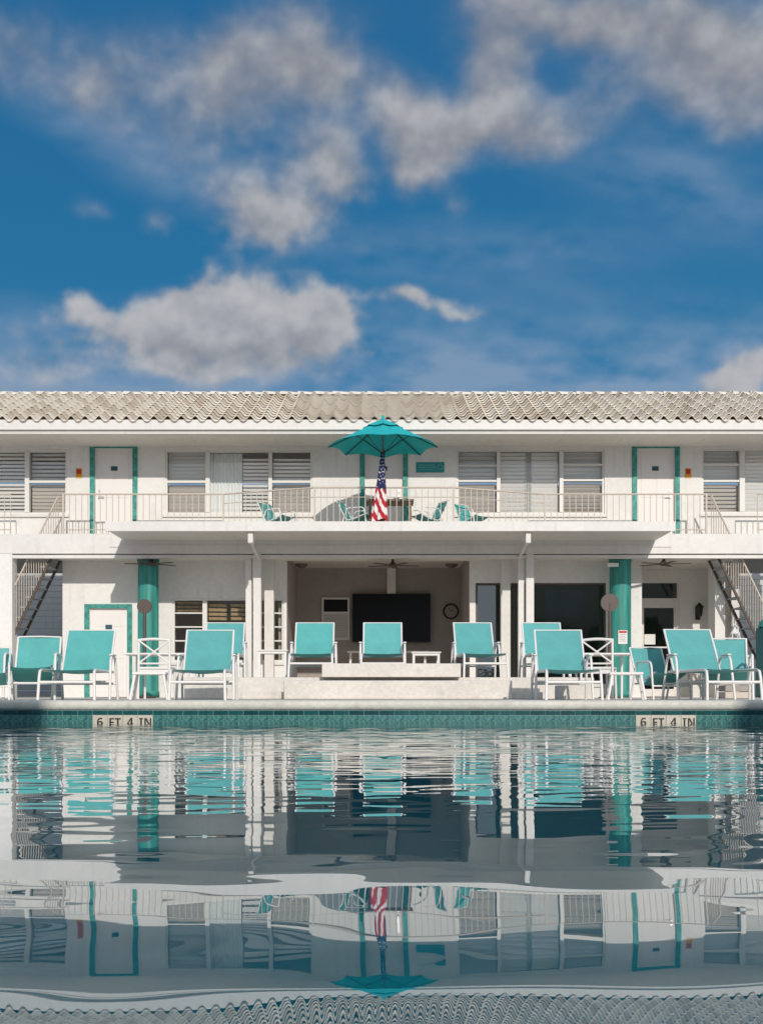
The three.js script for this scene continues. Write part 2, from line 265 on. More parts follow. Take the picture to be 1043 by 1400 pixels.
  for (const z of zs) for (const x of xs) { let h = 0, dx = 0, dz = 0; const gust = 0.82 + 0.0 * sstep(-1.0, -2.2, z) + 0.8 * sstep(-1.8, -5, z) + 1.2 * sstep(-6.5, -11, z); const fine = 0.05 + 1.55 * sstep(-1.4, -5, z) + 1.0 * sstep(-6.5, -11, z); waves.forEach((w, q) => { const p = w[0] * x + w[1] * z + w[2], k = q < 72 ? gust : fine, c = k * Math.cos(p); h += k * w[3] * Math.sin(p); dx += w[4] * c; dz += w[5] * c; }); pos.push(x, WATER + h, z); const l = Math.hypot(dx, 1, dz); nor.push(-dx / l, 1 / l, -dz / l); }
  const w = xs.length, n = zs.length;
  for (let j = 0; j < n - 1; j++) for (let i = 0; i < w - 1; i++) { const a = j * w + i; idx.push(a, a + w, a + 1, a + 1, a + w, a + w + 1); }
  const rim = []; for (let i = 0; i < w; i++) rim.push(i); for (let j = 1; j < n; j++) rim.push(j * w + w - 1); for (let i = w - 2; i >= 0; i--) rim.push((n - 1) * w + i); for (let j = n - 2; j > 0; j--) rim.push(j * w);
  const b0 = pos.length / 3, cxm = 0, czm = (PZ + PN1) / 2;
  for (const r of rim) { const x = pos[r * 3], z = pos[r * 3 + 2]; const ex = Math.abs(Math.abs(x) - PX) < 0.02; const nx = ex ? Math.sign(x) : 0, nz = ex ? 0 : Math.sign(z - czm); pos.push(x, pos[r * 3 + 1], z, x, -2.004, z); nor.push(nx, 0, nz, nx, 0, nz); }
  for (let k = 0; k < rim.length; k++) { const a = b0 + k * 2, c = b0 + ((k + 1) % rim.length) * 2; idx.push(a, c, a + 1, c, c + 1, a + 1); }
  const bt = pos.length / 3; for (const [x, z] of [[xs[0], zs[0]], [xs[w - 1], zs[0]], [xs[w - 1], zs[n - 1]], [xs[0], zs[n - 1]]]) { pos.push(x, -2.004, z); nor.push(0, -1, 0); } idx.push(bt, bt + 1, bt + 2, bt, bt + 2, bt + 3);
  const g = new THREE.BufferGeometry(); g.setAttribute('position', new THREE.Float32BufferAttribute(pos, 3)); g.setAttribute('normal', new THREE.Float32BufferAttribute(nor, 3)); g.setIndex(idx);
  struct('pool_water', g, m.water);
}
const txt = globalThis.__txt;

// ---------------------------------------------------------------- the motel
const SW = 61, SB = 63.5, SE = 64.75, SC = 68, DQ = 28, SR = F / 29.6, SQ = F / DQ;             // wall, beam, eave, canopy, recess
const ZW = Z(SW), ZB = Z(SB), ZE = Z(SE), ZC = Z(SC), ZR = Z(SR), FLOOR = Y(730, SB), PLAT = 0.305, CEIL = 3.06, WX = 12.6;
const motel = thing('motel_building', 'white two-storey motel with tiled roof, balcony walkway and open porch', 'building');
const hl = (u0, u1, v0, v1, s = SW) => [X(u0, s), X(u1, s), Y(v1, s), Y(v0, s)];
// slab-like parts
M('upper_wall', holed(-WX, WX, FLOOR - 0.05, 5.66, [
  hl(-66, 92, 615, 703), hl(226, 427, 615, 703), hl(624, 826, 614, 703), hl(959, 1112, 613, 702),
  [X(130.5, SW), X(181.5, SW), FLOOR, Y(613, SW)], [X(499, SW), X(550.5, SW), FLOOR, Y(613, SW)], [X(870.5, SW), X(921.5, SW), FLOOR, Y(613, SW)]], ZW - 0.22, ZW), m.stucco, motel);
M('lower_wall', holed(X(86, SW), X(392, SW), 0, CEIL, [hl(236, 388, 818, 905), [X(123, SW), X(174, SW), 0.0, Y(832, SW)]], ZW - 0.22, ZW), m.stucco, motel);
M('lower_wall', holed(X(642, SW), X(877, SW), 0, CEIL, [hl(650, 828, 797, 935)], ZW - 0.22, ZW), m.stucco, motel);
M('entry_wall', holed(X(877, SW) - 0.2, 7.899, 0, CEIL, [[X(867, SQ), X(928, SQ), 0.0, Y(797, SQ)]], -DQ - 0.2, -DQ), m.stucco, motel);
M('entry_side_wall', bx(X(877, SW) - 0.2, X(877, SW) - 0.002, 0, CEIL, -DQ + 0.002, ZW - 0.223), m.stucco, motel);
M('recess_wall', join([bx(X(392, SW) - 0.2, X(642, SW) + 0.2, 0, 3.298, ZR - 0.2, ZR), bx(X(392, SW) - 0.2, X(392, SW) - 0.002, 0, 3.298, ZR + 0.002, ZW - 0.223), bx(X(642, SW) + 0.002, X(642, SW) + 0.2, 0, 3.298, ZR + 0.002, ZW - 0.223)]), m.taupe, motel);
M('rear_wall', join([bx(X(86, SW), 8.08, 0, 3.299, -31.2, -31), bx(-WX, WX, 3.3, 5.6, -31.2, -31), bx(-WX, -WX + 0.2, 0, 5.6, -30.99, ZW - 0.23), bx(WX - 0.2, WX, 0, 5.6, -30.99, ZW - 0.23)]), m.stucco, motel);
M('breezeway_wall', bx(X(86, SW), X(86, SW) + 0.18, 0, 3.05, -30.99, ZW - 0.223), m.stucco, motel);
M('breezeway_wall', bx(7.9, 8.08, 0, 3.298, -30.99, ZW - 0.223), m.stucco, motel);
M('floor_slab', bx(-WX, WX, 3.3, FLOOR - 0.052, -30.99, ZW - 0.001), m.ceiling, motel);
M('walkway_slab', join([bx(X(84, SB), X(968, SB), 3.32, FLOOR, ZW + 0.001, ZB - 0.201), bx(-WX, X(20, SB), 3.32, FLOOR, ZW + 0.001, ZB - 0.201), bx(X(1030, SB), WX, 3.32, FLOOR, ZW + 0.001, ZB - 0.201)]), m.trim, motel);
M('porch_ceiling', join([bx(X(86, SW), X(976, SW), CEIL, 3.31, ZW + 0.002, ZB - 0.202), bx(X(392, SW), X(642, SW), 3.265, 3.298, ZR + 0.002, ZW - 0.001), bx(X(877, SW), 7.898, CEIL, 3.298, -DQ + 0.002, ZW - 0.001)]), m.ceiling, motel);
M('floor_finish', bx(X(86, SB), X(966, SB), FLOOR + 0.002, FLOOR + 0.008, ZW + 0.004, ZB - 0.012), m.floorpaint, motel);
M('floor_finish', bx(X(148, SC), X(919, SC), Y(713.5, SC) + 0.002, Y(713.5, SC) + 0.008, ZB + 0.01, ZC - 0.05), m.floorpaint, motel);
const beam = M('front_beam', bx(-WX, WX, Y(757, SB), FLOOR + 0.001, ZB - 0.2, ZB, 0.006), m.trim, motel);
M('beam_trim', bx(-WX, WX, Y(763, SB), Y(758.5, SB), ZB - 0.17, ZB - 0.03), m.trim, beam);
M('beam_trim', bx(X(150, SB), X(917, SB), Y(748, SB), Y(745.5, SB), ZB + 0.001, ZB + 0.018), m.trim, beam);
const canopy = M('balcony_slab', bx(X(145, SC), X(922, SC), Y(724, SC), Y(713.5, SC), ZB + 0.002, ZC - 0.002, 0.004), m.trim, motel);
M('slab_edge', bx(X(144.5, SC), X(922.5, SC), Y(726.5, SC), Y(713, SC), ZC - 0.0015, ZC + 0.035, 0.006), m.trim, canopy);
M('side_pier', bx(-WX, X(17, SB), 0, Y(757, SB) - 0.001, ZB - 0.36, ZB - 0.006, 0.01), m.stucco, motel);
M('side_pier', bx(X(1062, SB), WX, 0, Y(757, SB) - 0.001, ZB - 0.36, ZB - 0.006, 0.01), m.stucco, motel);
M('side_pier', bx(X(976, SW) - 0.001, X(990, SW), 0, CEIL, ZW - 0.5, ZW + 0.05, 0.01), m.stucco, motel);
const back = thing('neighbour_wall', 'grey clapboard wall seen through the breezeways past the stairs', 'wall');
for (let k = 0; k < 24; k++) { const b = M('board', bx(-16, 16, k * 0.19 + 0.004, k * 0.19 + 0.186, -36.1, -36, 0.01), m.siding, back); b.rotation.x = 0; }
// posts carrying the balcony
for (const [a, b, c, d] of [[335, 343.5, 346, 357], [709, 717, 719, 730]]) {
  M('porch_post', bx(X(c, SB), X(d, SB), PLAT, Y(757, SB), ZB - 0.19, ZB - 0.012, 0.012), m.trim, motel);
  M('porch_post', bx(X(a, SB), X(b, SB), PLAT, Y(757, SB), ZB - 0.24, ZB - 0.1, 0.012), m.trim, motel);
  const xm = X((a + d) / 2 - (a < 500 ? 4 : -3), SC);
  const br = M('post_bracket', bx(xm - 0.055, xm + 0.055, Y(742, SC), Y(724.3, SC), ZC - 0.3, ZC - 0.05, 0.02), m.trim, motel);
  M('strut', join([boxUV(bar(V(xm, Y(739, SC), ZC - 0.29), V(xm, 3.0, ZB + 0.01), 0.035, 6))]), m.trim, br);
}
for (const [a, b] of [[362, 375], [684, 697]]) M('inner_post', bx(X(a, 62), X(b, 62), PLAT, CEIL, Z(62) - 0.1, Z(62) + 0.1, 0.01), m.ceiling, motel);
M('hanging_pillar', bx(X(529, SR), X(541, SR), Y(815, SR), 3.262, ZR + 0.003, ZR + 0.16, 0.01), m.trim, motel);

// windows with slatted shutters behind glass
const slatGeo = {};
function windowUnit(u0, u1, v0, v1, s, z, sashes, frameMat = m.frame) {
  const w = G('window', motel), x0 = X(u0, s), x1 = X(u1, s), y0 = Y(v1, s), y1 = Y(v0, s), fz0 = z - 0.13, fz1 = z - 0.035, t = 0.045;
  M('frame', join([bx(x0, x1, y1 - t, y1, fz0, fz1), bx(x0, x1, y0, y0 + t, fz0, fz1), bx(x0, x0 + t, y0 + t, y1 - t, fz0, fz1), bx(x1 - t, x1, y0 + t, y1 - t, fz0, fz1)]), frameMat, w);
  M('sill', bx(x0 - 0.05, x1 + 0.05, y0 - 0.07, y0 - 0.001, z - 0.1, z + 0.05, 0.008), m.trim, w);
  sashes.forEach((q, i) => {
    const a = Math.max(x0 + t, X(q.u0, s)), b = Math.min(x1 - t, X(q.u1, s));
    if (i) M('mullion', bx(X(sashes[i - 1].u1, s), a, y0 + t, y1 - t, fz0 - 0.02, fz1 + 0.02), frameMat, w);
    M('pane', bx(a, b, y0 + t, y1 - t, z - 0.09, z - 0.085), q.glass || m.glass, w);
    if (q.rails) for (const v of q.rails) M('rail', bx(a, b, Y(v + (q.rt || 1.6), s), Y(v - (q.rt || 1.6), s), fz0, fz1 - 0.004), frameMat, w);
    for (const bl of q.blinds || []) {
      const ba = X(bl.u0 ?? q.u0, s) + 0.02, bb = X(bl.u1 ?? q.u1, s) - 0.02, yt = Y(bl.v0, s), yb = Y(bl.v1, s), p = bl.pitch || 0.087, cnt = Math.max(1, Math.round((yt - yb) / p)), ch = bl.chord || (bl.tilt === OP ? 0.054 : bl.tilt === MD ? 0.070 : 0.084), key = [(bb - ba).toFixed(3), ch].join();
      const g = slatGeo[key] ||= bx(-(bb - ba) / 2, (bb - ba) / 2, -ch / 2, ch / 2, -0.004, 0.004);
      for (let k = 0; k < cnt; k++) { const sl = M('slat', g, bl.mat || m.slatW, w); sl.position.set((ba + bb) / 2, yt - (k + 0.5) * (yt - yb) / cnt, z - 0.2); sl.rotation.x = bl.tilt + rr(-0.06, 0.06); }
    }
    if (q.curtain) { const [ca, cb] = q.curtain, xa = X(ca, s), xb = X(cb, s); M('curtain', sheet(90, 1, (uu, vv) => [xa + (xb - xa) * uu, y0 + t + (y1 - y0 - 2 * t) * vv, z - 0.19 + 0.018 * Math.sin(uu * 57) + 0.008 * Math.sin(uu * 131)]), m.curtain, w); }
    if (q.back) { const xa = X(q.u0, s), xb = X(q.u1, s); M('shade', bx(xa, xb, Y(q.back[1], s), Y(q.back[0], s), z - 0.245, z - 0.24), m.slatG, w); }
  });
  return w;
}
const CL = 0.42, MD = 0.5, OP = 0.4; // slat tilt: nearly shut, half, open
windowUnit(-66, 92, 615, 703, SW, ZW, [
  { u0: -64, u1: -32, blinds: [{ v0: 617, v1: 700, tilt: MD }] },
  { u0: -27, u1: 34, blinds: [{ v0: 617, v1: 700, tilt: OP, mat: m.slatW }] },
  { u0: 40, u1: 90, rails: [658], blinds: [{ v0: 617, v1: 656, tilt: OP, mat: m.slatG }, { v0: 660, v1: 700, tilt: MD, mat: m.slatT }] }]);
windowUnit(226, 427, 615, 703, SW, ZW, [
  { u0: 228, u1: 281, rails: [658], blinds: [{ v0: 617, v1: 657, tilt: CL, mat: m.slatG }, { v0: 661, v1: 701, tilt: CL + 0.2, mat: m.slatT }] },
  { u0: 287, u1: 367, curtain: [286, 330], blinds: [{ u0: 330, u1: 367, v0: 624, v1: 701, tilt: OP }] },
  { u0: 372, u1: 425, rails: [658], blinds: [{ v0: 624, v1: 656, tilt: OP, mat: m.slatW }, { v0: 660, v1: 701, tilt: CL + 0.2, mat: m.slatT }] }]);
windowUnit(624, 826, 614, 703, SW, ZW, [
  { u0: 626, u1: 679, rails: [657, 636], rt: 1.2, blinds: [{ v0: 616, v1: 655, tilt: CL, mat: m.slatG }, { v0: 660, v1: 701, tilt: CL + 0.22, mat: m.slatT }] },
  { u0: 684, u1: 765, curtain: [719, 728], blinds: [{ u0: 684, u1: 722, v0: 617, v1: 701, tilt: CL + 0.1 }, { u0: 726, u1: 765, v0: 617, v1: 701, tilt: CL }] },
  { u0: 770, u1: 824, rails: [656, 635], rt: 1.2, blinds: [{ v0: 616, v1: 654, tilt: CL, mat: m.slatG }, { v0: 659, v1: 701, tilt: CL + 0.3, mat: m.slatT }] }]);
windowUnit(959, 1112, 613, 702, SW, ZW, [
  { u0: 961, u1: 1011, rails: [657, 635], rt: 1.3, blinds: [{ v0: 615, v1: 655, tilt: CL, mat: m.slatG }, { v0: 660, v1: 699, tilt: MD, mat: m.slatT }] },
  { u0: 1018, u1: 1078, blinds: [{ v0: 615, v1: 699, tilt: CL, mat: m.slatW }] },
  { u0: 1083, u1: 1110, blinds: [{ v0: 615, v1: 699, tilt: MD }] }]);
windowUnit(236, 388, 818, 905, SW, ZW, [
  { u0: 239, u1: 277, rails: [838, 857, 876], rt: 0.9, blinds: [{ v0: 821, v1: 837, tilt: CL + 0.5, mat: m.slatWood, pitch: 0.075, chord: 0.06 }] },
  { u0: 283, u1: 336, rails: [], blinds: [{ u0: 283, u1: 310, v0: 824, v1: 848, tilt: CL, mat: m.slatWood, pitch: 0.1, chord: 0.07 }, { u0: 313, u1: 336, v0: 824, v1: 848, tilt: CL, mat: m.slatWood, pitch: 0.1, chord: 0.07 }] },
  { u0: 340, u1: 386, rails: [838, 857, 876], rt: 0.9 }]);
const shop = windowUnit(650, 828, 797, 935, SW, ZW, [{ u0: 653, u1: 826, glass: m.darkglass }], m.bronze);
{ // small sash in the recess beside the screen
  const w = G('window', motel), x0 = X(440, SR), x1 = X(478, SR), y0 = Y(875, SR), y1 = Y(817, SR);
  M('frame', join([bx(x0, x1, y1 - 0.05, y1, ZR + 0.003, ZR + 0.05), bx(x0, x1, y0, y0 + 0.05, ZR + 0.003, ZR + 0.05), bx(x0, x0 + 0.05, y0 + 0.05, y1 - 0.05, ZR + 0.003, ZR + 0.05), bx(x1 - 0.05, x1, y0 + 0.05, y1 - 0.05, ZR + 0.003, ZR + 0.05), bx(x0 + 0.05, x1 - 0.05, Y(839, SR), Y(836.5, SR), ZR + 0.003, ZR + 0.045)]), m.frame, w);
  M('pane', bx(x0 + 0.05, x1 - 0.05, Y(836.5, SR), y1 - 0.05, ZR + 0.004, ZR + 0.012), m.screen, w);
  const g = bx(x0 + 0.052, x1 - 0.052, -0.028, 0.028, -0.003, 0.003);
  for (let y = y0 + 0.08; y < Y(840, SR); y += 0.062) { const s = M('slat', g, m.slatG, w); s.position.set(0, y, ZR + 0.026); s.rotation.x = 0.35; }
}
// doors
function panelDoor(u0, u1, vt, base, z, s, handleLeft, plateV, sixPanel) {
  const d = G('door', motel), x0 = X(u0, s), x1 = X(u1, s), y1 = Y(vt, s), fw = 0.115;
  M('frame', bx(x0 - fw, x0 - 0.004, base, y1 + 0.1, z - 0.1, z + 0.03, 0.006), m.teal, d);
  M('frame', bx(x1 + 0.004, x1 + fw, base, y1 + 0.1, z - 0.1, z + 0.03, 0.006), m.teal, d);
  M('lintel', bx(x0 - 0.003, x1 + 0.003, y1 + 0.002, y1 + 0.099, z - 0.1, z + 0.029, 0.006), m.teal, d);
  M('leaf', bx(x0 - 0.002, x1 + 0.002, base + 0.01, y1, z - 0.1, z - 0.055), m.door, d);
  const w = x1 - x0, h = y1 - base;
  for (const [a, b] of [[0.12, 0.46], [0.54, 0.88]]) for (const [c, e] of sixPanel ? [[0.06, 0.36], [0.44, 0.74], [0.8, 0.94]] : [[0.06, 0.4], [0.47, 0.94]]) M('panel', bx(x0 + a * w, x0 + b * w, base + c * h, base + e * h, z - 0.058, z - 0.048, 0.004), m.door, d);
  const np = M('number_plate', bx((x0 + x1) / 2 - 0.075, (x0 + x1) / 2 + 0.075, Y(plateV + 3, s), Y(plateV - 3, s), z - 0.047, z - 0.04, 0.003), m.numplate, d);
  const hx = handleLeft ? x0 + 0.09 : x1 - 0.09, dir = handleLeft ? 1 : -1;
  M('handle', join([boxUV(bar(V(hx, base + 0.98, z - 0.05), V(hx, base + 0.98, z + 0.01), 0.025, 8)), boxUV(bar(V(hx, base + 0.98, z + 0.005), V(hx + dir * 0.11, base + 0.975, z + 0.005), 0.011, 6)), boxUV(bar(V(hx, base + 1.12, z - 0.05), V(hx, base + 1.12, z - 0.03), 0.028, 8))]), m.alu, d);
  return np;
}
panelDoor(130.5, 181.5, 613, FLOOR, ZW, SW, true, 640, false);
panelDoor(499, 550.5, 613, FLOOR, ZW, SW, false, 640, false);
panelDoor(870.5, 921.5, 613, FLOOR, ZW, SW, false, 640, false);
panelDoor(123, 174, 832, 0, ZW, SW, true, 857, true);
{ // glazed porch door with a transom
  const d = G('glass_door', motel), x0 = X(867, SQ), x1 = X(928, SQ), yt = Y(797, SQ), ym = Y(818, SQ), yl = Y(831, SQ);
  M('frame', join([bx(x0, X(871, SQ), 0, yt, -DQ - 0.12, -DQ + 0.02), bx(X(925, SQ), x1, 0, yt, -DQ - 0.12, -DQ + 0.02), bx(X(871, SQ), X(925, SQ), yl, ym, -DQ - 0.12, -DQ + 0.018)]), m.trim, d);
  M('leaf', join([bx(X(871, SQ), X(880, SQ), 0.02, yl - 0.005, -DQ - 0.1, -DQ - 0.02), bx(X(921, SQ), X(925, SQ), 0.02, yl - 0.005, -DQ - 0.1, -DQ - 0.02), bx(X(880, SQ), X(921, SQ), 0.02, 0.2, -DQ - 0.1, -DQ - 0.02), bx(X(880, SQ), X(921, SQ), Y(886, SQ), Y(884, SQ), -DQ - 0.1, -DQ - 0.015)]), m.trim, d);
  M('pane', bx(X(880, SQ), X(921, SQ), 0.2, yl - 0.005, -DQ - 0.06, -DQ - 0.054), m.darkglass, d);
  M('transom_pane', bx(X(871, SQ), X(925, SQ), ym, yt, -DQ - 0.06, -DQ - 0.054), m.darkglass, d);
  M('notice', bx(X(881, SQ), X(896, SQ), Y(881, SQ), Y(867, SQ), -DQ - 0.053, -DQ - 0.05), m.paper, d);
  M('handle', boxUV(bar(V(X(876, SQ), 0.9, -DQ + 0.04), V(X(876, SQ), 1.25, -DQ + 0.04), 0.014, 6)), m.iron, d);
}
// roof: battens, eave boards and curved tiles
const RE = Y(577, SE), DR = 28.04, slope = (7.23 - RE) / (DR + ZE), RW = 10.3, sl = Math.hypot(1, slope);
{
  const roof = G('roof', motel);
  const plane = (yo) => sheet(1, 1, (a, b, t) => [(-WX - 0.4) + (2 * WX + 0.8) * a, RE + yo - t + slope * b * (DR + ZE), ZE - 0.03 - b * (DR + ZE - 0.03)], 0.06);
  M('roof_deck', plane(-0.01), m.trim, roof);
  M('roof_deck', sheet(1, 1, (a, b, t) => [(WX + 0.4) - (2 * WX + 0.8) * a, RE - 0.01 - t + slope * b * (DR + ZE), -2 * DR - ZE + b * (DR + ZE)], 0.06), m.trim, roof);
  M('gable_infill', join([bx(-WX, -WX + 0.2, 5.6, 6.2, -30.9, ZW - 0.3), bx(WX - 0.2, WX, 5.6, 6.2, -30.9, ZW - 0.3)]), m.stucco, roof);
  M('eave_board', bx(-WX - 0.4, WX + 0.4, Y(587.5, SE), RE + 0.05, ZE - 0.05, ZE + 0.012, 0.006), m.trim, roof);
  M('gutter', bx(-WX - 0.4, WX + 0.4, Y(592.5, SE), Y(588.3, SE), ZE - 0.13, ZE - 0.06, 0.01), m.trim, roof);
  M('soffit', bx(-WX - 0.4, WX + 0.4, 5.62, 5.665, ZW - 0.3, ZE - 0.052), m.ceiling, roof);
  const TWD = 0.29, rows = 12, TL = (DR + ZE) / rows, cols = Math.round(2 * RW / TWD), dirZ = -1 / sl, up = slope / sl;
  // one tile: an S wave across, tilted a little, with a lip in front; local x across, local run v from eave to ridge
  const prof = x => 0.058 * Math.cos(2 * Math.PI * x / TWD) + 0.008 * Math.cos(4 * Math.PI * x / TWD);
  const N = 13, mk = () => {
    const pos = [], idx = [], nrm = (x) => x;
    const put = (x, run, hgt) => pos.push(x, run * slope + hgt, -run);
    for (let k = 0; k <= N; k++) { const x = k / N * (TWD + 0.012) - 0.006, h = prof(x); put(x, TL * 1.12, h + 0.0); put(x, -0.03, h + 0.048); put(x, -0.03, h + 0.048); put(x, -0.03, h + 0.03); }
    for (let k = 0; k < N; k++) { const a = k * 4, b = a + 4; idx.push(a, a + 1, b, b, a + 1, b + 1, a + 2, a + 3, b + 2, b + 2, a + 3, b + 3); }
    const g = new THREE.BufferGeometry(); g.setAttribute('position', new THREE.Float32BufferAttribute(pos, 3)); g.setIndex(idx); g.computeVertexNormals();
    const uv = []; for (let i = 0; i < pos.length; i += 3) uv.push(pos[i], -pos[i + 2]); g.setAttribute('uv', new THREE.Float32BufferAttribute(uv, 2)); return g;
  };
  const base = mk(), variants = [0, 1, 2, 3].map(k => { const g = base.clone(), uv = g.attributes.uv; for (let i = 0; i < uv.count; i++) uv.setXY(i, uv.getX(i) + k * 0.43, uv.getY(i) + k * 0.61); return g; });
  const rest = [[], [], []];
  for (let r = 0; r < rows; r++) for (let c = 0; c < cols; c++) {
    const x = -RW + c * TWD, y = RE + 0.03 + r * TL * slope + rr(-0.003, 0.003), z = ZE + 0.03 - r * TL + rr(-0.006, 0.006), mi = Math.floor(rnd() * 3), v = variants[Math.floor(rnd() * 4)];
    if (r < 4) { const t = M('tile', v, m.tile[mi], roof); t.position.set(x, y, z); }
    else { const g = v.clone(); g.translate(x, y, z); rest[mi].push(g); }
  }
  rest.forEach((l, i) => { const t = M('tile_field', mergeGeometries(l), m.tile[i], roof); t.userData.kind = 'stuff'; });
  const cap = sheet(8, 1, (a, b, t) => { const th = Math.PI * a, r = 0.1 + 0.035 * (1 - b) - t; return [0.44 * b, r * Math.sin(th) * 0.75, r * Math.cos(th)]; }, 0.014);
  for (let k = 0; k < 50; k++) { const t = M('ridge_tile', cap, m.ridge, roof); t.position.set(-RW + k * 0.415, RE + slope * (DR + ZE) + 0.0 + rr(-0.004, 0.004), -DR + 0.02); t.rotation.z = rr(-0.008, 0.008); }
}

// ---------------------------------------------------------------- balcony railing, stairs, columns
{
  const r = thing('balcony_railing', 'tan metal balcony railing stepping out behind the teal umbrella', 'railing');
  const TOP = 4.39, y0 = FLOOR + 0.02, path = [[86, SB, 0], [305, SB, 0], [430, 65.6, 0], [620, 65.6, 0], [745, SB, 0], [966, SB, 0]].map(([u, s]) => V(X(u, s), 0, Z(s) - 0.06));
  const bal = bx(-0.0075, 0.0075, y0 + 0.0, TOP, -0.0075, 0.0075), post = bx(-0.018, 0.018, y0, TOP + 0.01, -0.018, 0.018);
  for (let i = 0; i < path.length - 1; i++) {
    const a = path[i], b = path[i + 1], n = Math.round(a.distanceTo(b) / 0.132), A = h => V(a.x, h, a.z), B = h => V(b.x, h, b.z);
    M('top_rail', boxUV(bar(A(TOP), B(TOP), 0.019, 6)), m.rail, r);
    M('bottom_rail', boxUV(bar(A(y0 + 0.08), B(y0 + 0.08), 0.012, 5)), m.rail, r);
    if (i > 0 && i < 4) M('middle_rail', boxUV(bar(A(TOP - 0.2), B(TOP - 0.2), 0.009, 5)), m.rail, r);
    for (let k = 0; k < n; k++) { const t = M(k ? 'baluster' : 'post', k ? bal : post, m.rail, r); t.position.set(a.x + (b.x - a.x) * k / n, 0, a.z + (b.z - a.z) * k / n); }
  }
  const e = path[path.length - 1], t = M('post', post, m.rail, r); t.position.set(e.x, 0, e.z);
  for (const [u0, u1, word] of [[-70, 14, 'left'], [1036, 1120, 'right']]) {
    const q = thing('railing_section', word === 'left' ? 'short tan railing section at stairhead near the orange door notice window' : 'short tan railing section at stairhead beyond the far balcony window', 'railing', 'short railings past the stairheads');
    const a = X(u0, SB), b = X(u1, SB), z = ZB - 0.06, n = Math.round((b - a) / 0.132);
    M('top_rail', boxUV(bar(V(a, TOP, z), V(b, TOP, z), 0.019, 6)), m.rail, q); M('bottom_rail', boxUV(bar(V(a, y0 + 0.08, z), V(b, y0 + 0.08, z), 0.012, 5)), m.rail, q);
    for (let k = 0; k <= n; k++) { const t = M('baluster', bal, m.rail, q); t.position.set(a + (b - a) * k / n, 0, z); }
  }
  // stairs at both ends of the walkway
  for (const sgn of [-1, 1]) {
    const top = sgn < 0 ? X(84, 62.4) : X(968, 62.4), run = 1.7, n = 16, q = thing('staircase', sgn < 0 ? 'steep outdoor stair with tan railing beside the white pier' : 'steep outdoor stair with tan railing beside the dark wall lantern', 'staircase', 'stairs at the walkway ends');
    const tread = bx(-0.09, 0.09, -0.03, 0, -26.12, -25.46);
    for (let k = 1; k < n; k++) { const t = M('tread', tread, m.greywall, q); t.position.set(top + sgn * run * (k / n), FLOOR * (1 - k / n), 0); }
    for (const z of [-26.14, -25.45]) M('stringer', boxUV(sheet(1, 1, (a, b, t) => [top + sgn * run * a + sgn * 0.0, FLOOR * (1 - a) - 0.1 - 0.13 * (1 - b), z + t], 0.03)), m.bronze, q);
    for (const z of [-25.42]) {
      M('handrail', boxUV(bar(V(top, FLOOR + 0.86, z), V(top + sgn * run, 0.86, z), 0.02, 6)), m.rail, q);
      for (let k = 0; k <= 2 * n; k++) { const a = k / (2 * n), x = top + sgn * run * a, y = FLOOR * (1 - a); if (y < 0.1) continue; M('baluster', boxUV(bar(V(x, y - 0.1, z), V(x, y + 0.86, z), 0.01, 4)), m.rail, q); }
    }
  }
  const colGeo = (r, h) => new THREE.LatheGeometry([[0.001, 0], [r + 0.02, 0], [r + 0.02, 0.12], [r, 0.14], [r, h - 0.1], [r + 0.015, h - 0.08], [r + 0.015, h], [0.001, h]].map(p => new THREE.Vector2(...p)), 40);
  for (const [u0, u1, s, lab] of [[188, 218, 62.3, 'round teal porch column beside the six-panel door'], [832, 863, 62.3, 'round teal porch column with a white notice on it']]) {
    const c = thing('porch_column', lab, 'column', 'teal porch columns', X((u0 + u1) / 2, s), 0, Z(s));
    M('shaft', colGeo((u1 - u0) / 2 / s - 0.015, CEIL - 0.004), m.teal, c);
  }
  const nt = thing('pool_notice', 'white notice with a red band on the teal column', 'sign', null, X(851.5, 63), Y(871, 63), Z(62.3) + 0.24);
  M('board', bx(-0.1, 0.1, -0.15, 0.15, -0.01, 0.006, 0.003), m.paper, nt); M('red_band', bx(-0.085, 0.085, 0.09, 0.135, 0.0062, 0.008), m.red, nt);
  for (let k = 0; k < 5; k++) M('text_line', bx(-0.075, 0.075 - 0.02 * (k % 2), 0.05 - k * 0.035, 0.062 - k * 0.035, 0.0062, 0.0075), m.grey, nt);
  const ex = thing('column_light_box', 'small white box fixed atop the teal column', 'light box', null, X(839.5, 63.4), Y(771, 63.4), Z(62.3) + 0.28);
  M('housing', bx(-0.12, 0.12, -0.04, 0.04, -0.06, 0.03, 0.01), m.paper, ex);
}

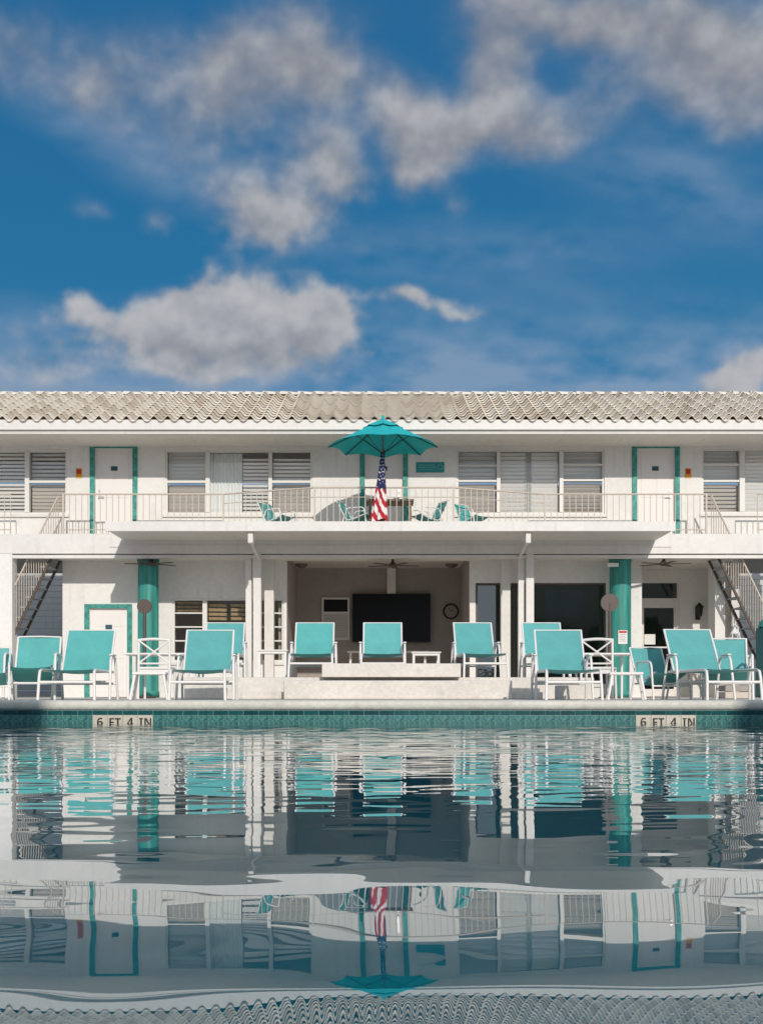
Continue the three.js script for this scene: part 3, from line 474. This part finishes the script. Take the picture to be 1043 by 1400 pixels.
// ---------------------------------------------------------------- porch: platform, steps, fittings
{
  const pl = thing('porch_platform', 'raised white concrete platform under the balcony with steps in front', 'platform');
  M('slab', bx(X(252, 96.5), X(812, 96.5), 0.001, PLAT, ZB - 0.98, Z(96.5), 0.012), m.deck, pl);
  M('slab', bx(X(393, SW), X(641, SW), 0.001, PLAT - 0.002, ZR + 0.001, ZB - 0.981), m.deck, pl);
  M('step', bx(X(388, 101), X(700, 101), 0.001, Y(930.3, 101), Z(96.5) + 0.002, Z(101), 0.014), m.deck, pl);
  M('step', bx(X(330, 99), X(386, 101), 0.001, Y(946, 99), Z(96.5) + 0.002, Z(99), 0.012), m.deck, pl);
  M('step', bx(X(701.5, 101), X(742, 99), 0.001, Y(946, 99), Z(96.5) + 0.002, Z(99), 0.012), m.deck, pl);
  M('floor_finish', bx(X(256, 96.5), X(808, 96.5), PLAT + 0.001, PLAT + 0.005, ZB - 0.97, Z(96.5) - 0.06), m.floorpaint, pl);
  M('floor_finish', bx(X(394, SW), X(640, SW), PLAT - 0.001, PLAT + 0.004, ZR + 0.01, ZB - 0.975), m.floorpaint, pl);
  const bl = thing('low_white_block', 'long low white block in front of the middle chaise on the platform', 'block');
  M('block', bx(X(440, 98), X(630, 98), PLAT + 0.001, Y(907, 98), Z(98) - 0.28, Z(98) , 0.012), m.deck, bl);
  const sb = thing('small_white_step', 'small white step block behind the chaise next to the pool notice column', 'block');
  M('block', bx(X(764, 104), X(812, 104), 0.001, Y(937, 104), Z(104) - 0.4, Z(104), 0.012), m.deck, sb);
  // television
  const tv = thing('television', 'large black television mounted on the porch wall', 'television', null, X(535, SR + 0.3), Y(845, SR + 0.3), ZR + 0.17);
  M('body', bx(-0.98, 0.98, -0.61, 0.61, -0.05, 0.03, 0.012), m.iron, tv); M('screen', bx(-0.965, 0.965, -0.585, 0.595, 0.0305, 0.034), m.screen, tv);
  M('mount', bx(-0.2, 0.2, -0.2, 0.2, -0.165, -0.051), m.iron, tv);
  const cs = thing('media_table', 'long narrow white table under the television', 'table', null, X(530, SR + 1), PLAT, ZR + 0.55);
  M('top', bx(-1.0, 1.0, 0.8, 0.84, -0.2, 0.2, 0.008), m.white, cs); for (const x of [-0.92, 0.92]) for (const z of [-0.15, 0.15]) M('leg', bx(x - 0.025, x + 0.025, 0, 0.799, z - 0.025, z + 0.025), m.white, cs);
  const ck = thing('wall_clock', 'round black rimmed wall clock on the porch wall', 'clock', null, X(616, SR), Y(836, SR), ZR + 0.003);
  M('rim', new THREE.TorusGeometry(0.18, 0.022, 8, 32).translate(0, 0, 0.03), m.iron, ck); M('face', new THREE.CylinderGeometry(0.175, 0.175, 0.02, 32).rotateX(Math.PI / 2).translate(0, 0, 0.012), m.taupe, ck);
  M('hand', bx(-0.006, 0.006, -0.01, 0.11, 0.024, 0.028), m.iron, ck).rotation.z = 0.5; M('hand', bx(-0.007, 0.007, -0.01, 0.075, 0.029, 0.032), m.iron, ck).rotation.z = -1.2;
  for (let k = 0; k < 12; k++) { const t = M('hour_mark', bx(-0.004, 0.004, 0.125, 0.148, 0.0222, 0.024), m.iron, ck); t.rotation.z = k * Math.PI / 6; }
  const wl = thing('wall_lantern', 'black metal wall lantern on the wall by the glass door', 'lantern', null, X(953, SQ), Y(836, SQ), -DQ + 0.002);
  M('back_plate', bx(-0.06, 0.06, -0.2, 0.12, 0, 0.02, 0.005), m.iron, wl);
  M('arm', boxUV(bar(V(0, 0.05, 0.01), V(0, 0.14, 0.16), 0.012, 6)), m.iron, wl);
  M('cage', new THREE.CylinderGeometry(0.09, 0.06, 0.22, 6).translate(0, -0.02, 0.16), m.iron, wl); M('cap', new THREE.ConeGeometry(0.115, 0.12, 6).translate(0, 0.15, 0.16), m.iron, wl);
  for (const [u, k] of [[412, 'over the chaise beside the window'], [617, 'over the wall clock']]) {
    const l = thing('ceiling_lamp', 'small dark ceiling lamp on the porch ceiling ' + k, 'lamp', 'porch ceiling lamps', X(u, 59.6), CEIL - 0.001, Z(59.6));
    M('shade', new THREE.LatheGeometry([[0.001, -0.09], [0.07, -0.085], [0.14, -0.03], [0.15, 0]].map(p => new THREE.Vector2(...p)), 20), m.bronze, l);
  }
  const fan = thing('ceiling_fan', 'dark ceiling fan under the porch ceiling behind the middle chaises', 'fan', 'porch ceiling fans', X(537, 62.2), CEIL - 0.001, Z(62.2));
  M('motor', new THREE.LatheGeometry([[0.001, -0.2], [0.08, -0.19], [0.1, -0.14], [0.04, -0.09], [0.02, 0]].map(p => new THREE.Vector2(...p)), 16), m.bronze, fan);
  for (let k = 0; k < 5; k++) { const b = M('blade', bx(0.1, 0.58, -0.158, -0.148, -0.06, 0.06, 0.004), m.bronze, fan); b.rotation.y = k * 1.2566 + 0.2; }
  dup(fan, 'dark ceiling fan under the porch ceiling near the six-panel door', X(203, 62.6) + 0.1, CEIL - 0.001, Z(62.9), 0.5);
  dup(fan, 'dark ceiling fan under the porch ceiling near the wall lantern', X(905, 62.6), CEIL - 0.001, Z(62.9), 0.9);
  // round discs on poles
  for (const [u, v, r, s, lab] of [[198, 829, 0.135, 74, 'round brown disc lamp on a pole in front of the door-side teal column'], [833, 824, 0.165, 74, 'round brown disc lamp on a pole in front of the notice column']]) {
    const l = thing('disc_lamp', lab, 'lamp', 'disc lamps on poles', X(u, s), 0, Z(s)), y = Y(v, s);
    M('pole', new THREE.CylinderGeometry(0.03, 0.03, y - 0.05, 12).translate(0, (y - 0.05) / 2 + 0.04, 0), m.bronze, l);
    M('base', new THREE.LatheGeometry([[0.001, 0.05], [0.05, 0.05], [0.2, 0.02], [0.21, 0], [0.001, 0]].map(p => new THREE.Vector2(...p)), 24), m.bronze, l);
    M('disc', new THREE.CylinderGeometry(r, r, 0.05, 40).rotateX(Math.PI / 2).translate(0, y, 0), m.bronze, l);
  }
  // wall signs upstairs
  for (const [u, lab] of [[108.5, 'small orange notice on the wall next to the window with open slats'], [940, 'small orange notice beside the door near the end stair']]) {
    const s = thing('orange_notice', lab, 'sign', 'orange wall notices', X(u, SW), Y(647, SW), ZW + 0.002);
    M('board', bx(-0.07, 0.07, -0.11, 0.11, 0, 0.01, 0.003), m.orange, s); M('dark_print', bx(-0.05, 0.05, -0.02, 0.09, 0.0102, 0.0115), m.red, s);
  }
  const ts = thing('teal_wall_sign', 'small teal sign with pale lettering beside the door behind the umbrella', 'sign', null, X(588, SW), Y(639, SW), ZW + 0.002);
  M('board', bx(-0.315, 0.315, -0.115, 0.115, 0, 0.02, 0.006), m.signteal, ts);
  for (const [a, b, y] of [[-0.24, 0.08, 0.05], [-0.26, 0.1, 0.0], [-0.22, 0.06, -0.05]]) for (let x = a; x < b; x += 0.05) M('lettering', bx(x, x + 0.036, y - 0.012, y + 0.012, 0.0202, 0.022), m.slingpale, ts);
  M('emblem', new THREE.TorusGeometry(0.055, 0.012, 6, 20).translate(0.22, 0, 0.022), m.slingpale, ts);
}

// ---------------------------------------------------------------- deck furniture
function makeChaise() { // foot end towards +z, hinge over the origin
  const t = new THREE.Group();
  M('seat_sling', sheet(10, 12, (a, b, o) => { const x = (a - 0.5) * 0.57, z = 0.02 + b * 1.16; return [x, 0.352 - o - 0.028 * (1 - (2 * a - 1) ** 2) * (0.35 + Math.sin(Math.PI * b)), z, x, z]; }, 0.006), m.sling, t);
  M('back_sling', sheet(10, 10, (a, b, o) => { const x = (a - 0.5) * 0.57, sag = 0.022 * (1 - (2 * a - 1) ** 2) * (0.3 + Math.sin(Math.PI * b)); return [x, 0.34 + b * 0.545 - 0.006 * 0, -0.40 * b - sag - o, x, b * 0.7]; }, 0.006), m.sling, t);
  for (const s of [-1, 1]) {
    const x = s * 0.305;
    M('side_rail', bent([V(x, 0.345, -0.16), V(x, 0.345, 1.2), V(x * 1.04, 0.0, 1.24)], 0.07, 0.0175), m.white, t);
    M('back_rail', bent([V(x * 0.965, 0.33, 0.01), V(x * 0.965, 0.885, -0.40)], 0.05, 0.014, 7, 6), m.white, t);
    M('arm_frame', bent([V(x * 1.13, 0, -0.3), V(x * 1.1, 0.53, -0.14), V(x * 1.1, 0.53, 0.2), V(x * 1.13, 0, 0.34)], 0.07, 0.0165, 7, 26), m.white, t);
    M('arm_pad', bx(x * 1.1 - 0.026, x * 1.1 + 0.026, 0.545, 0.563, -0.11, 0.18, 0.008), m.white, t);
  }
  M('top_bar', boxUV(bar(V(-0.294, 0.885, -0.4), V(0.294, 0.885, -0.4), 0.008, 7)), m.white, t);
  M('stretcher', boxUV(bar(V(-0.315, 0.205, 1.222), V(0.315, 0.205, 1.222), 0.0165, 7)), m.white, t);
  M('stretcher', boxUV(bar(V(-0.34, 0.22, 0.29), V(0.34, 0.22, 0.29), 0.014, 7)), m.white, t);
  M('stretcher', boxUV(bar(V(-0.34, 0.2, -0.24), V(0.34, 0.2, -0.24), 0.014, 7)), m.white, t);
  M('adjuster', join([boxUV(bar(V(-0.2, 0.6, -0.23), V(-0.2, 0.345, -0.15), 0.009, 5)), boxUV(bar(V(0.2, 0.6, -0.23), V(0.2, 0.345, -0.15), 0.009, 5)), boxUV(bar(V(-0.305, 0.345, -0.15), V(0.305, 0.345, -0.15), 0.011, 5))]), m.white, t);
  return t;
}
function makeArmchair() { // low sling chair facing +z
  const t = new THREE.Group();
  M('sling', sheet(10, 18, (a, b, o) => { // front of seat, down to the lap, up the back
    const x = (a - 0.5) * 0.5 * (b > 0.5 ? 1 : 0.97), q = b < 0.5 ? [0.3 - 0.56 * (b / 0.5), 0.40 - 0.17 * Math.sin((b / 0.5) * Math.PI * 0.5)] : [-0.26 - 0.27 * ((b - 0.5) / 0.5), 0.23 + 0.55 * ((b - 0.5) / 0.5)];
    const sag = 0.02 * (1 - (2 * a - 1) ** 2); return [x, q[1] - (b < 0.5 ? sag + o : 0), q[0] - (b >= 0.5 ? sag + o : 0), x, b];
  }, 0.006), m.sling, t);
  for (const s of [-1, 1]) {
    const x = s * 0.262;
    M('side_rail', bent([V(x, 0.405, 0.32), V(x, 0.23, -0.24), V(x, 0.79, -0.53)], 0.1, 0.014, 7, 18), m.white, t);
    M('arm_frame', bent([V(x * 1.14, 0, 0.33), V(x * 1.12, 0.56, 0.24), V(x * 1.12, 0.56, -0.22), V(x * 1.14, 0, -0.42)], 0.08, 0.016, 7, 26), m.white, t);
  }
  M('top_bar', bent([V(-0.262, 0.79, -0.53), V(0, 0.80, -0.54), V(0.262, 0.79, -0.53)], 0.1, 0.011, 7, 8), m.white, t);
  M('stretcher', boxUV(bar(V(-0.295, 0.2, 0.3), V(0.295, 0.2, 0.3), 0.014, 7)), m.white, t);
  M('stretcher', boxUV(bar(V(-0.295, 0.24, -0.34), V(0.295, 0.24, -0.34), 0.014, 7)), m.white, t);
  return t;
}
function put(make, name, category, list, group) { // first one built, the others cloned
  const proto = make(); let first = true;
  for (const [label, x, y, z, turn, k] of list) {
    const o = first ? proto.clone() : proto.clone(); first = false; o.name = numbered(name); o.userData = { label, category, group }; scene.add(o); o.position.set(x, y, z); o.rotation.y = turn; if (k) o.scale.setScalar(k); const tone = slings[Math.floor(rnd() * 3)]; o.traverse(q => { if (q.material === m.sling) q.material = tone; });
  }
}
const deg = Math.PI / 180, slings = [m.sling, m.sling.clone(), m.sling.clone()]; slings[1].color.setRGB(0.135, 0.465, 0.455); slings[2].color.setRGB(0.12, 0.425, 0.42);
put(makeChaise, 'chaise_lounge', 'chaise lounge', [
  ['teal sling chaise on the pool deck in front of the white six-panel door', X(118, 110), 0, Z(110), 4 * deg],
  ['teal sling chaise on the pool deck overlapping another one, below the wooden slat window', X(284, 110), 0, Z(110), 3 * deg],
  ['teal sling chaise on the pool deck in front of the white step block', X(767, 110), 0, Z(110), -2 * deg],
  ['teal sling chaise on the pool deck in front of the glass porch door', X(953, 111), 0, Z(111), 4 * deg],
  ['teal sling chaise on the platform beside the paired posts, half hidden, window side', X(312, 86.5), PLAT, Z(89), 3 * deg],
  ['teal sling chaise on the platform in front of the small window beside the television', X(432, 86.5), PLAT, Z(89), 1 * deg],
  ['teal sling chaise on the platform behind the long low white block, under the television', X(523, 86.5), PLAT, Z(89), 0],
  ['teal sling chaise on the platform below the wall clock', X(646, 86.5), PLAT, Z(89), 2.5 * deg],
  ['teal sling chaise on the platform beside the paired posts, half hidden, shop window side', X(737, 86.5), PLAT, Z(89), -1 * deg]], 'teal chaise lounges round the pool end');
put(makeArmchair, 'sling_armchair', 'armchair', [
  ['low teal sling armchair on the deck beside the white pier', X(46, 112), 0, Z(112), 8 * deg],
  ['teal sling armchair cut by the picture edge on the deck, before the white pier', X(-14, 116), 0, Z(116), 14 * deg, 0.8],
  ['teal sling armchair behind the chaise, near the end stair on the deck', X(993, 108), 0, Z(108), -14 * deg],
  ['teal sling armchair low beside the chaise on the deck in front of the glass door', X(904, 108), 0, Z(108), 14 * deg, 0.85],
  ['teal sling chair on the balcony in front of the slat window', X(382, 64.4), FLOOR + 0.005, Z(64.4) - 0.1, 55 * deg, 0.82],
  ['teal sling chair on the balcony on the window side of the table', X(491, 64.6), FLOOR + 0.005, Z(64.6), 70 * deg, 0.82],
  ['teal sling chair on the balcony under the teal wall sign', X(582, 64.6), FLOOR + 0.005, Z(64.6), -62 * deg, 0.82],
  ['teal sling chair on the balcony turned from the closed slat window', X(648, 64.2), FLOOR + 0.005, Z(64.2), 40 * deg, 0.8]], 'sling armchairs');
put(() => { // X-back chair, back towards the pool
  const t = new THREE.Group();
  for (const s of [-1, 1]) { M('leg', boxUV(bar(V(s * 0.22, 0, 0.24), V(s * 0.215, 0.84, 0.2), 0.019, 6)), m.white, t); M('leg', boxUV(bar(V(s * 0.22, 0, -0.24), V(s * 0.21, 0.44, -0.2), 0.019, 6)), m.white, t); }
  M('top_rail', bent([V(-0.225, 0.83, 0.2), V(0, 0.85, 0.215), V(0.225, 0.83, 0.2)], 0.2, 0.021, 7, 10), m.white, t);
  M('lower_rail', boxUV(bar(V(-0.215, 0.5, 0.215), V(0.215, 0.5, 0.215), 0.015, 6)), m.white, t);
  M('cross_bar', boxUV(bar(V(-0.21, 0.51, 0.215), V(0.21, 0.82, 0.208), 0.014, 6)), m.white, t); M('cross_bar', boxUV(bar(V(0.21, 0.51, 0.222), V(-0.21, 0.82, 0.216), 0.014, 6)), m.white, t);
  M('seat', bx(-0.23, 0.23, 0.42, 0.455, -0.23, 0.22, 0.012), m.white, t);
  M('apron', bx(-0.21, 0.21, 0.36, 0.415, 0.19, 0.21), m.white, t); M('apron', bx(-0.21, 0.21, 0.36, 0.415, -0.21, -0.19), m.white, t);
  return t;
}, 'cross_back_chair', 'chair', [
  ['white cross-back chair in front of the teal column by the six-panel door', X(215, 96), 0, Z(96), 0],
  ['white cross-back chair partly behind the chaise near the notice column', X(818, 96), 0, Z(96), -0.3]], 'white cross-back chairs');
put(() => { // white patio table
  const t = new THREE.Group();
  M('top', bx(-0.55, 0.55, 0.70, 0.73, -0.4, 0.4, 0.01), m.white, t);
  for (const x of [-0.48, 0.48]) for (const z of [-0.34, 0.34]) M('leg', boxUV(bar(V(x, 0, z), V(x, 0.7, z), 0.022, 7)), m.white, t);
  return t;
}, 'patio_table', 'table', [
  ['white patio table behind the cross-back chair by the six-panel door', X(222, 84), 0, Z(84), 0],
  ['white patio table behind the cross-back chair near the notice column', X(815, 84), 0, Z(84), 0]], 'white patio tables');
put(() => { // low stool with splayed legs
  const t = new THREE.Group();
  M('seat', bx(-0.2, 0.2, 0.3, 0.335, -0.18, 0.18, 0.012), m.white, t);
  for (const x of [-1, 1]) for (const z of [-1, 1]) M('leg', boxUV(bar(V(x * 0.22, 0, z * 0.2), V(x * 0.17, 0.3, z * 0.15), 0.019, 6)), m.white, t);
  for (const x of [-1, 1]) M('brace', boxUV(bar(V(x * 0.2, 0.1, -0.17), V(x * 0.2, 0.1, 0.17), 0.012, 5)), m.white, t);
  return t;
}, 'low_stool', 'stool', [
  ['low white stool on the deck in front of the cross-back chair by the six-panel door', X(206, 113), 0, Z(113), 0.1],
  ['low white stool on the deck beside the notice column', X(855, 112), 0, Z(112), -0.15]], 'low white stools');
put(() => { // slatted side table
  const t = new THREE.Group();
  for (let k = 0; k < 5; k++) M('slat', bx(-0.24, 0.24, 0.43, 0.45, -0.21 + k * 0.088, -0.14 + k * 0.088, 0.004), m.white, t);
  M('apron', bx(-0.22, 0.22, 0.39, 0.429, 0.17, 0.19), m.white, t); M('apron', bx(-0.22, 0.22, 0.39, 0.429, -0.19, -0.17), m.white, t);
  for (const x of [-0.2, 0.2]) for (const z of [-0.18, 0.18]) M('leg', bx(x - 0.018, x + 0.018, 0, 0.388, z - 0.018, z + 0.018), m.white, t);
  return t;
}, 'side_table', 'table', [
  ['white slatted side table on the platform beside the paired posts', X(374, 88), PLAT, Z(88), 0],
  ['white slatted side table on the platform between the chaise under the television and the clock', X(582, 84), PLAT, Z(84), 0]], 'slatted side tables');
{ const c = thing('towel_bin', 'dark teal towel bin with a domed lid beside the end stair', 'bin', null, X(1057, 96), 0, Z(96));
  M('body', bx(-0.2, 0.2, 0.02, 1.02, -0.2, 0.2, 0.03), m.tealdark, c); M('lid', new THREE.SphereGeometry(0.215, 20, 8, 0, Math.PI * 2, 0, Math.PI / 2).scale(1, 0.75, 1).translate(0, 1.022, 0), m.teal, c); M('door_flap', bx(-0.13, 0.13, 0.76, 0.93, 0.201, 0.212, 0.005), m.teal, c); }
{ // white lantern on a stone pier by the end stair
  const p = thing('stone_pier', 'pale stone block pier beside the end stair', 'pier', null, X(1004, 84), 0, Z(84));
  for (let k = 0; k < 6; k++) M('stone', bx(-0.21 + rr(-0.006, 0.006), 0.21 + rr(-0.006, 0.006), 0.004 + k * 0.11, 0.106 + k * 0.11, -0.2, 0.2 + rr(-0.008, 0.004), 0.01), k % 2 ? m.taupe : m.slatT, p);
  M('cap', bx(-0.24, 0.24, 0.664, 0.7, -0.23, 0.23, 0.01), m.trim, p);
  const l = thing('white_lantern', 'white candle lantern standing on the stone pier', 'lantern', null, X(1004, 84), 0.7, Z(84));
  M('base', bx(-0.1, 0.1, 0.001, 0.03, -0.1, 0.1, 0.005), m.white, l);
  for (const x of [-1, 1]) for (const z of [-1, 1]) M('corner_bar', boxUV(bar(V(x * 0.09, 0.03, z * 0.09), V(x * 0.055, 0.36, z * 0.055), 0.009, 5)), m.white, l);
  M('roof', new THREE.ConeGeometry(0.1, 0.11, 4).rotateY(Math.PI / 4).translate(0, 0.41, 0), m.white, l); M('ring', new THREE.TorusGeometry(0.025, 0.006, 6, 14).translate(0, 0.485, 0), m.white, l);
  M('candle', new THREE.CylinderGeometry(0.035, 0.035, 0.16, 14).translate(0, 0.11, 0), m.paper, l);
}

// ---------------------------------------------------------------- balcony: umbrella, flag, table
{
  const SU = 67.2, zu = Z(SU), y0 = Y(713.5, SC) + 0.001, u = thing('patio_umbrella', 'teal octagonal patio umbrella standing on the balcony', 'umbrella', null, X(523.5, SU), 0, zu);
  const apex = Y(575, SU), rim = Y(611, SU), R = 1.125;
  M('pole', new THREE.CylinderGeometry(0.02, 0.02, apex - y0, 12).translate(0, (apex + y0) / 2, 0), m.alu, u);
  M('base', new THREE.LatheGeometry([[0.001, y0 + 0.06], [0.05, y0 + 0.06], [0.17, y0 + 0.03], [0.18, y0], [0.001, y0]].map(p => new THREE.Vector2(...p)), 24), m.bronze, u);
  const top = (a, q) => { const th = (a + 0.5) * Math.PI / 4, k = ((a % 1) + 1) % 1, edge = Math.cos(Math.PI / 8) / Math.cos((k - 0.5) * Math.PI / 4), r = R * q * (edge * (1 - 0.03 * q * Math.sin(Math.PI * k)));
    const y = apex - (apex - rim) * (0.90 * q + 0.10 * q * q) - 0.035 * Math.sin(Math.PI * q) * Math.sin(Math.PI * k) + 0.05 * Math.sin(Math.PI * k) * q * q; return [r * Math.sin(th - Math.PI / 8), y, r * Math.cos(th - Math.PI / 8)]; };
  const cn = G('canopy', u);
  for (let p = 0; p < 8; p++) M('panel', sheet(8, 10, (a, b, o) => { const q = top(p + Math.min(0.9999, a), 0.16 + 0.84 * b); return [q[0], q[1] - o, q[2], a, b]; }, 0.004), m.canvas, cn);
  M('vent_cap', sheet(32, 4, (a, b, o) => { const q = top(a * 8 * 0.99999, 0.01 + 0.35 * b); return [q[0] * 1.02, q[1] + 0.035 - o, q[2] * 1.02, a, b]; }, 0.004), m.canvas, cn);
  for (let p = 0; p < 8; p++) { const a = top(p, 0.05), b = top(p, 0.985), r = M('rib', boxUV(bar(V(a[0], a[1] - 0.03, a[2]), V(b[0], b[1] - 0.02, b[2]), 0.009, 5)), m.iron, u); const c = top(p, 0.5); M('strut', boxUV(bar(V(0.03 * Math.sign(c[0]), rim - 0.12, 0), V(c[0], c[1] - 0.035, c[2]), 0.007, 5)), m.iron, r); }
  M('hub', new THREE.CylinderGeometry(0.045, 0.045, 0.1, 12).translate(0, rim - 0.12, 0), m.iron, u);
  M('finial', new THREE.SphereGeometry(0.035, 12, 8).scale(1, 1.5, 1).translate(0, apex + 0.06, 0), m.canvas, u);
  // furled flag tied round the pole
  const cvs = document.createElement('canvas'); cvs.width = 512; cvs.height = 1024; const c = cvs.getContext('2d');
  c.fillStyle = '#e9e2dc'; c.fillRect(0, 0, 512, 1024); c.fillStyle = '#b3202f'; c.save(); c.translate(256, 512); c.rotate(-0.42); for (let k = -12; k < 14; k++) c.fillRect(k * 84, -1100, 42, 2200); c.restore();
  c.fillStyle = '#252a55'; c.beginPath(); c.moveTo(0, 0); c.lineTo(512, 0); c.lineTo(512, 640); c.lineTo(0, 500); c.closePath(); c.fill();
  c.fillStyle = '#ece8e4'; const star = (x, y, r) => { c.beginPath(); for (let k = 0; k < 10; k++) { const q = k * Math.PI / 5 - Math.PI / 2, w = k % 2 ? r * 0.42 : r; c[k ? 'lineTo' : 'moveTo'](x + w * Math.cos(q), y + w * Math.sin(q) * 0.8); } c.fill(); };
  for (let j = 0; j < 10; j++) for (let i = 0; i < 9; i++) { const x = 28 + i * 58 + (j % 2) * 29, y = 30 + j * 50; if (y < 490 + 140 * x / 512) star(x, y, 20); }
  const ft = new THREE.CanvasTexture(cvs); ft.colorSpace = THREE.SRGBColorSpace;
  const fm = new THREE.MeshStandardMaterial({ map: ft, roughness: 0.85, side: THREE.DoubleSide });
  const ftop = Y(617, 66.7), fbot = Y(714, 67), fl = thing('furled_flag', 'red white and blue starred flag furled round the umbrella pole', 'flag', null, X(523, SU), 0, zu + 0.005);
  M('cloth', sheet(64, 24, (a, b) => { const th = a * Math.PI * 2 + Math.PI, r = (0.032 + 0.115 * b ** 1.25) * (1 + (0.16 + 0.12 * b) * Math.sin(th * 7 + 2.2 * b) + 0.08 * Math.sin(th * 3 + 1)); return [r * Math.sin(th) - 0.075 * b ** 1.6, ftop + (fbot - ftop) * b + 0.04 * b * Math.sin(th * 3), r * Math.cos(th) + 0.05 * b, (a * 1.6) % 1 === 0 ? a : a, 1 - b]; }), fm, fl);
  M('tie', new THREE.TorusGeometry(0.035, 0.008, 6, 16).rotateX(Math.PI / 2).translate(0, ftop - 0.02, 0), m.white, fl);
  const tb = thing('balcony_table', 'dark wooden table on the balcony behind the flag', 'table', null, X(533, 63.4), FLOOR + 0.001, Z(63.4) + 0.25);
  for (let k = 0; k < 6; k++) M('plank', bx(-0.5, 0.5, 0.62, 0.66, -0.36 + k * 0.12, -0.245 + k * 0.12, 0.005), m.wood, tb);
  for (const x of [-0.42, 0.42]) for (const z of [-0.28, 0.28]) M('leg', bx(x - 0.03, x + 0.03, 0, 0.619, z - 0.03, z + 0.03), m.wood, tb);
}

// ---------------------------------------------------------------- the wings across the pool, whose roof edges shade the pool corners
for (const [x0, x1, lab] of [[-17, 0.0, 'white motel wing across the pool, on the shaded corner side'], [7.05, 22, 'white motel wing across the pool, beyond the lantern side corner']]) {
  const w = thing('motel_wing', lab, 'building', 'wings across the pool'), z = 6, h = 8.1;
  M('wall', bx(x0 + 0.1, x1 - 0.1, 0, h - 0.3, z + 0.4, z + 7), m.tan, w);
  M('roof', bx(x0, x1, h - 0.28, h, z, z + 7.4, 0.02), m.trim, w);
  for (let k = 0; k < 4; k++) for (const y of [1, 4]) { const a = x0 + 1.2 + k * 3.8, n = M('window', bx(a, a + 1.8, y, y + 1.3, z + 0.36, z + 0.398), m.frame, w); M('pane', bx(a + 0.07, a + 1.73, y + 0.07, y + 1.23, z + 0.34, z + 0.358), m.slatG, n); }
}
// tall shrubs along the wing, mirrored in the porch window
{
  const leafM = [0, 1].map(k => new THREE.MeshPhysicalMaterial({ color: new THREE.Color().setRGB(0.07 + 0.03 * k, 0.13 + 0.05 * k, 0.035), roughness: 0.7, transmission: 0.35, thickness: 0, side: THREE.DoubleSide }));
  ['beside the gap', 'second from the gap', 'in the middle of the row', 'last but one in the row', 'at the far end of the row'].forEach((w, q) => {
    const t = thing('tall_shrub', 'tall green shrub against the wing across the pool, ' + w, 'shrub', 'shrubs across the pool', 7.6 + q * 1.6, 0, 5.3 + rr(-0.2, 0.2)), h = rr(3.2, 4.4);
    for (let k = 0; k < 5; k++) { const a = k * 1.26; M('stem', bar(V(0.1 * Math.cos(a), 0, 0.1 * Math.sin(a)), V(0.4 * Math.cos(a), h * 0.8, 0.4 * Math.sin(a)), 0.025, 5, 0.012), m.wood, t); }
    [0, 1].forEach(c => { const L = []; for (let k = 0; k < 420; k++) { const g = new THREE.PlaneGeometry(0.07, 0.3, 1, 2), a = rnd() * 6.283, y = 0.25 + (h - 0.25) * Math.sqrt(rnd()), r = (0.35 + 0.5 * Math.sin(Math.PI * y / h * 0.9)) * Math.sqrt(rnd()); g.rotateX(rr(-1.2, 1.2)); g.rotateY(rnd() * 6.283); g.translate(r * Math.cos(a), y, r * Math.sin(a)); L.push(g.toNonIndexed()); } M('foliage', mergeGeometries(L), leafM[c], t); });
  });
}
renderer.render(scene, camera);
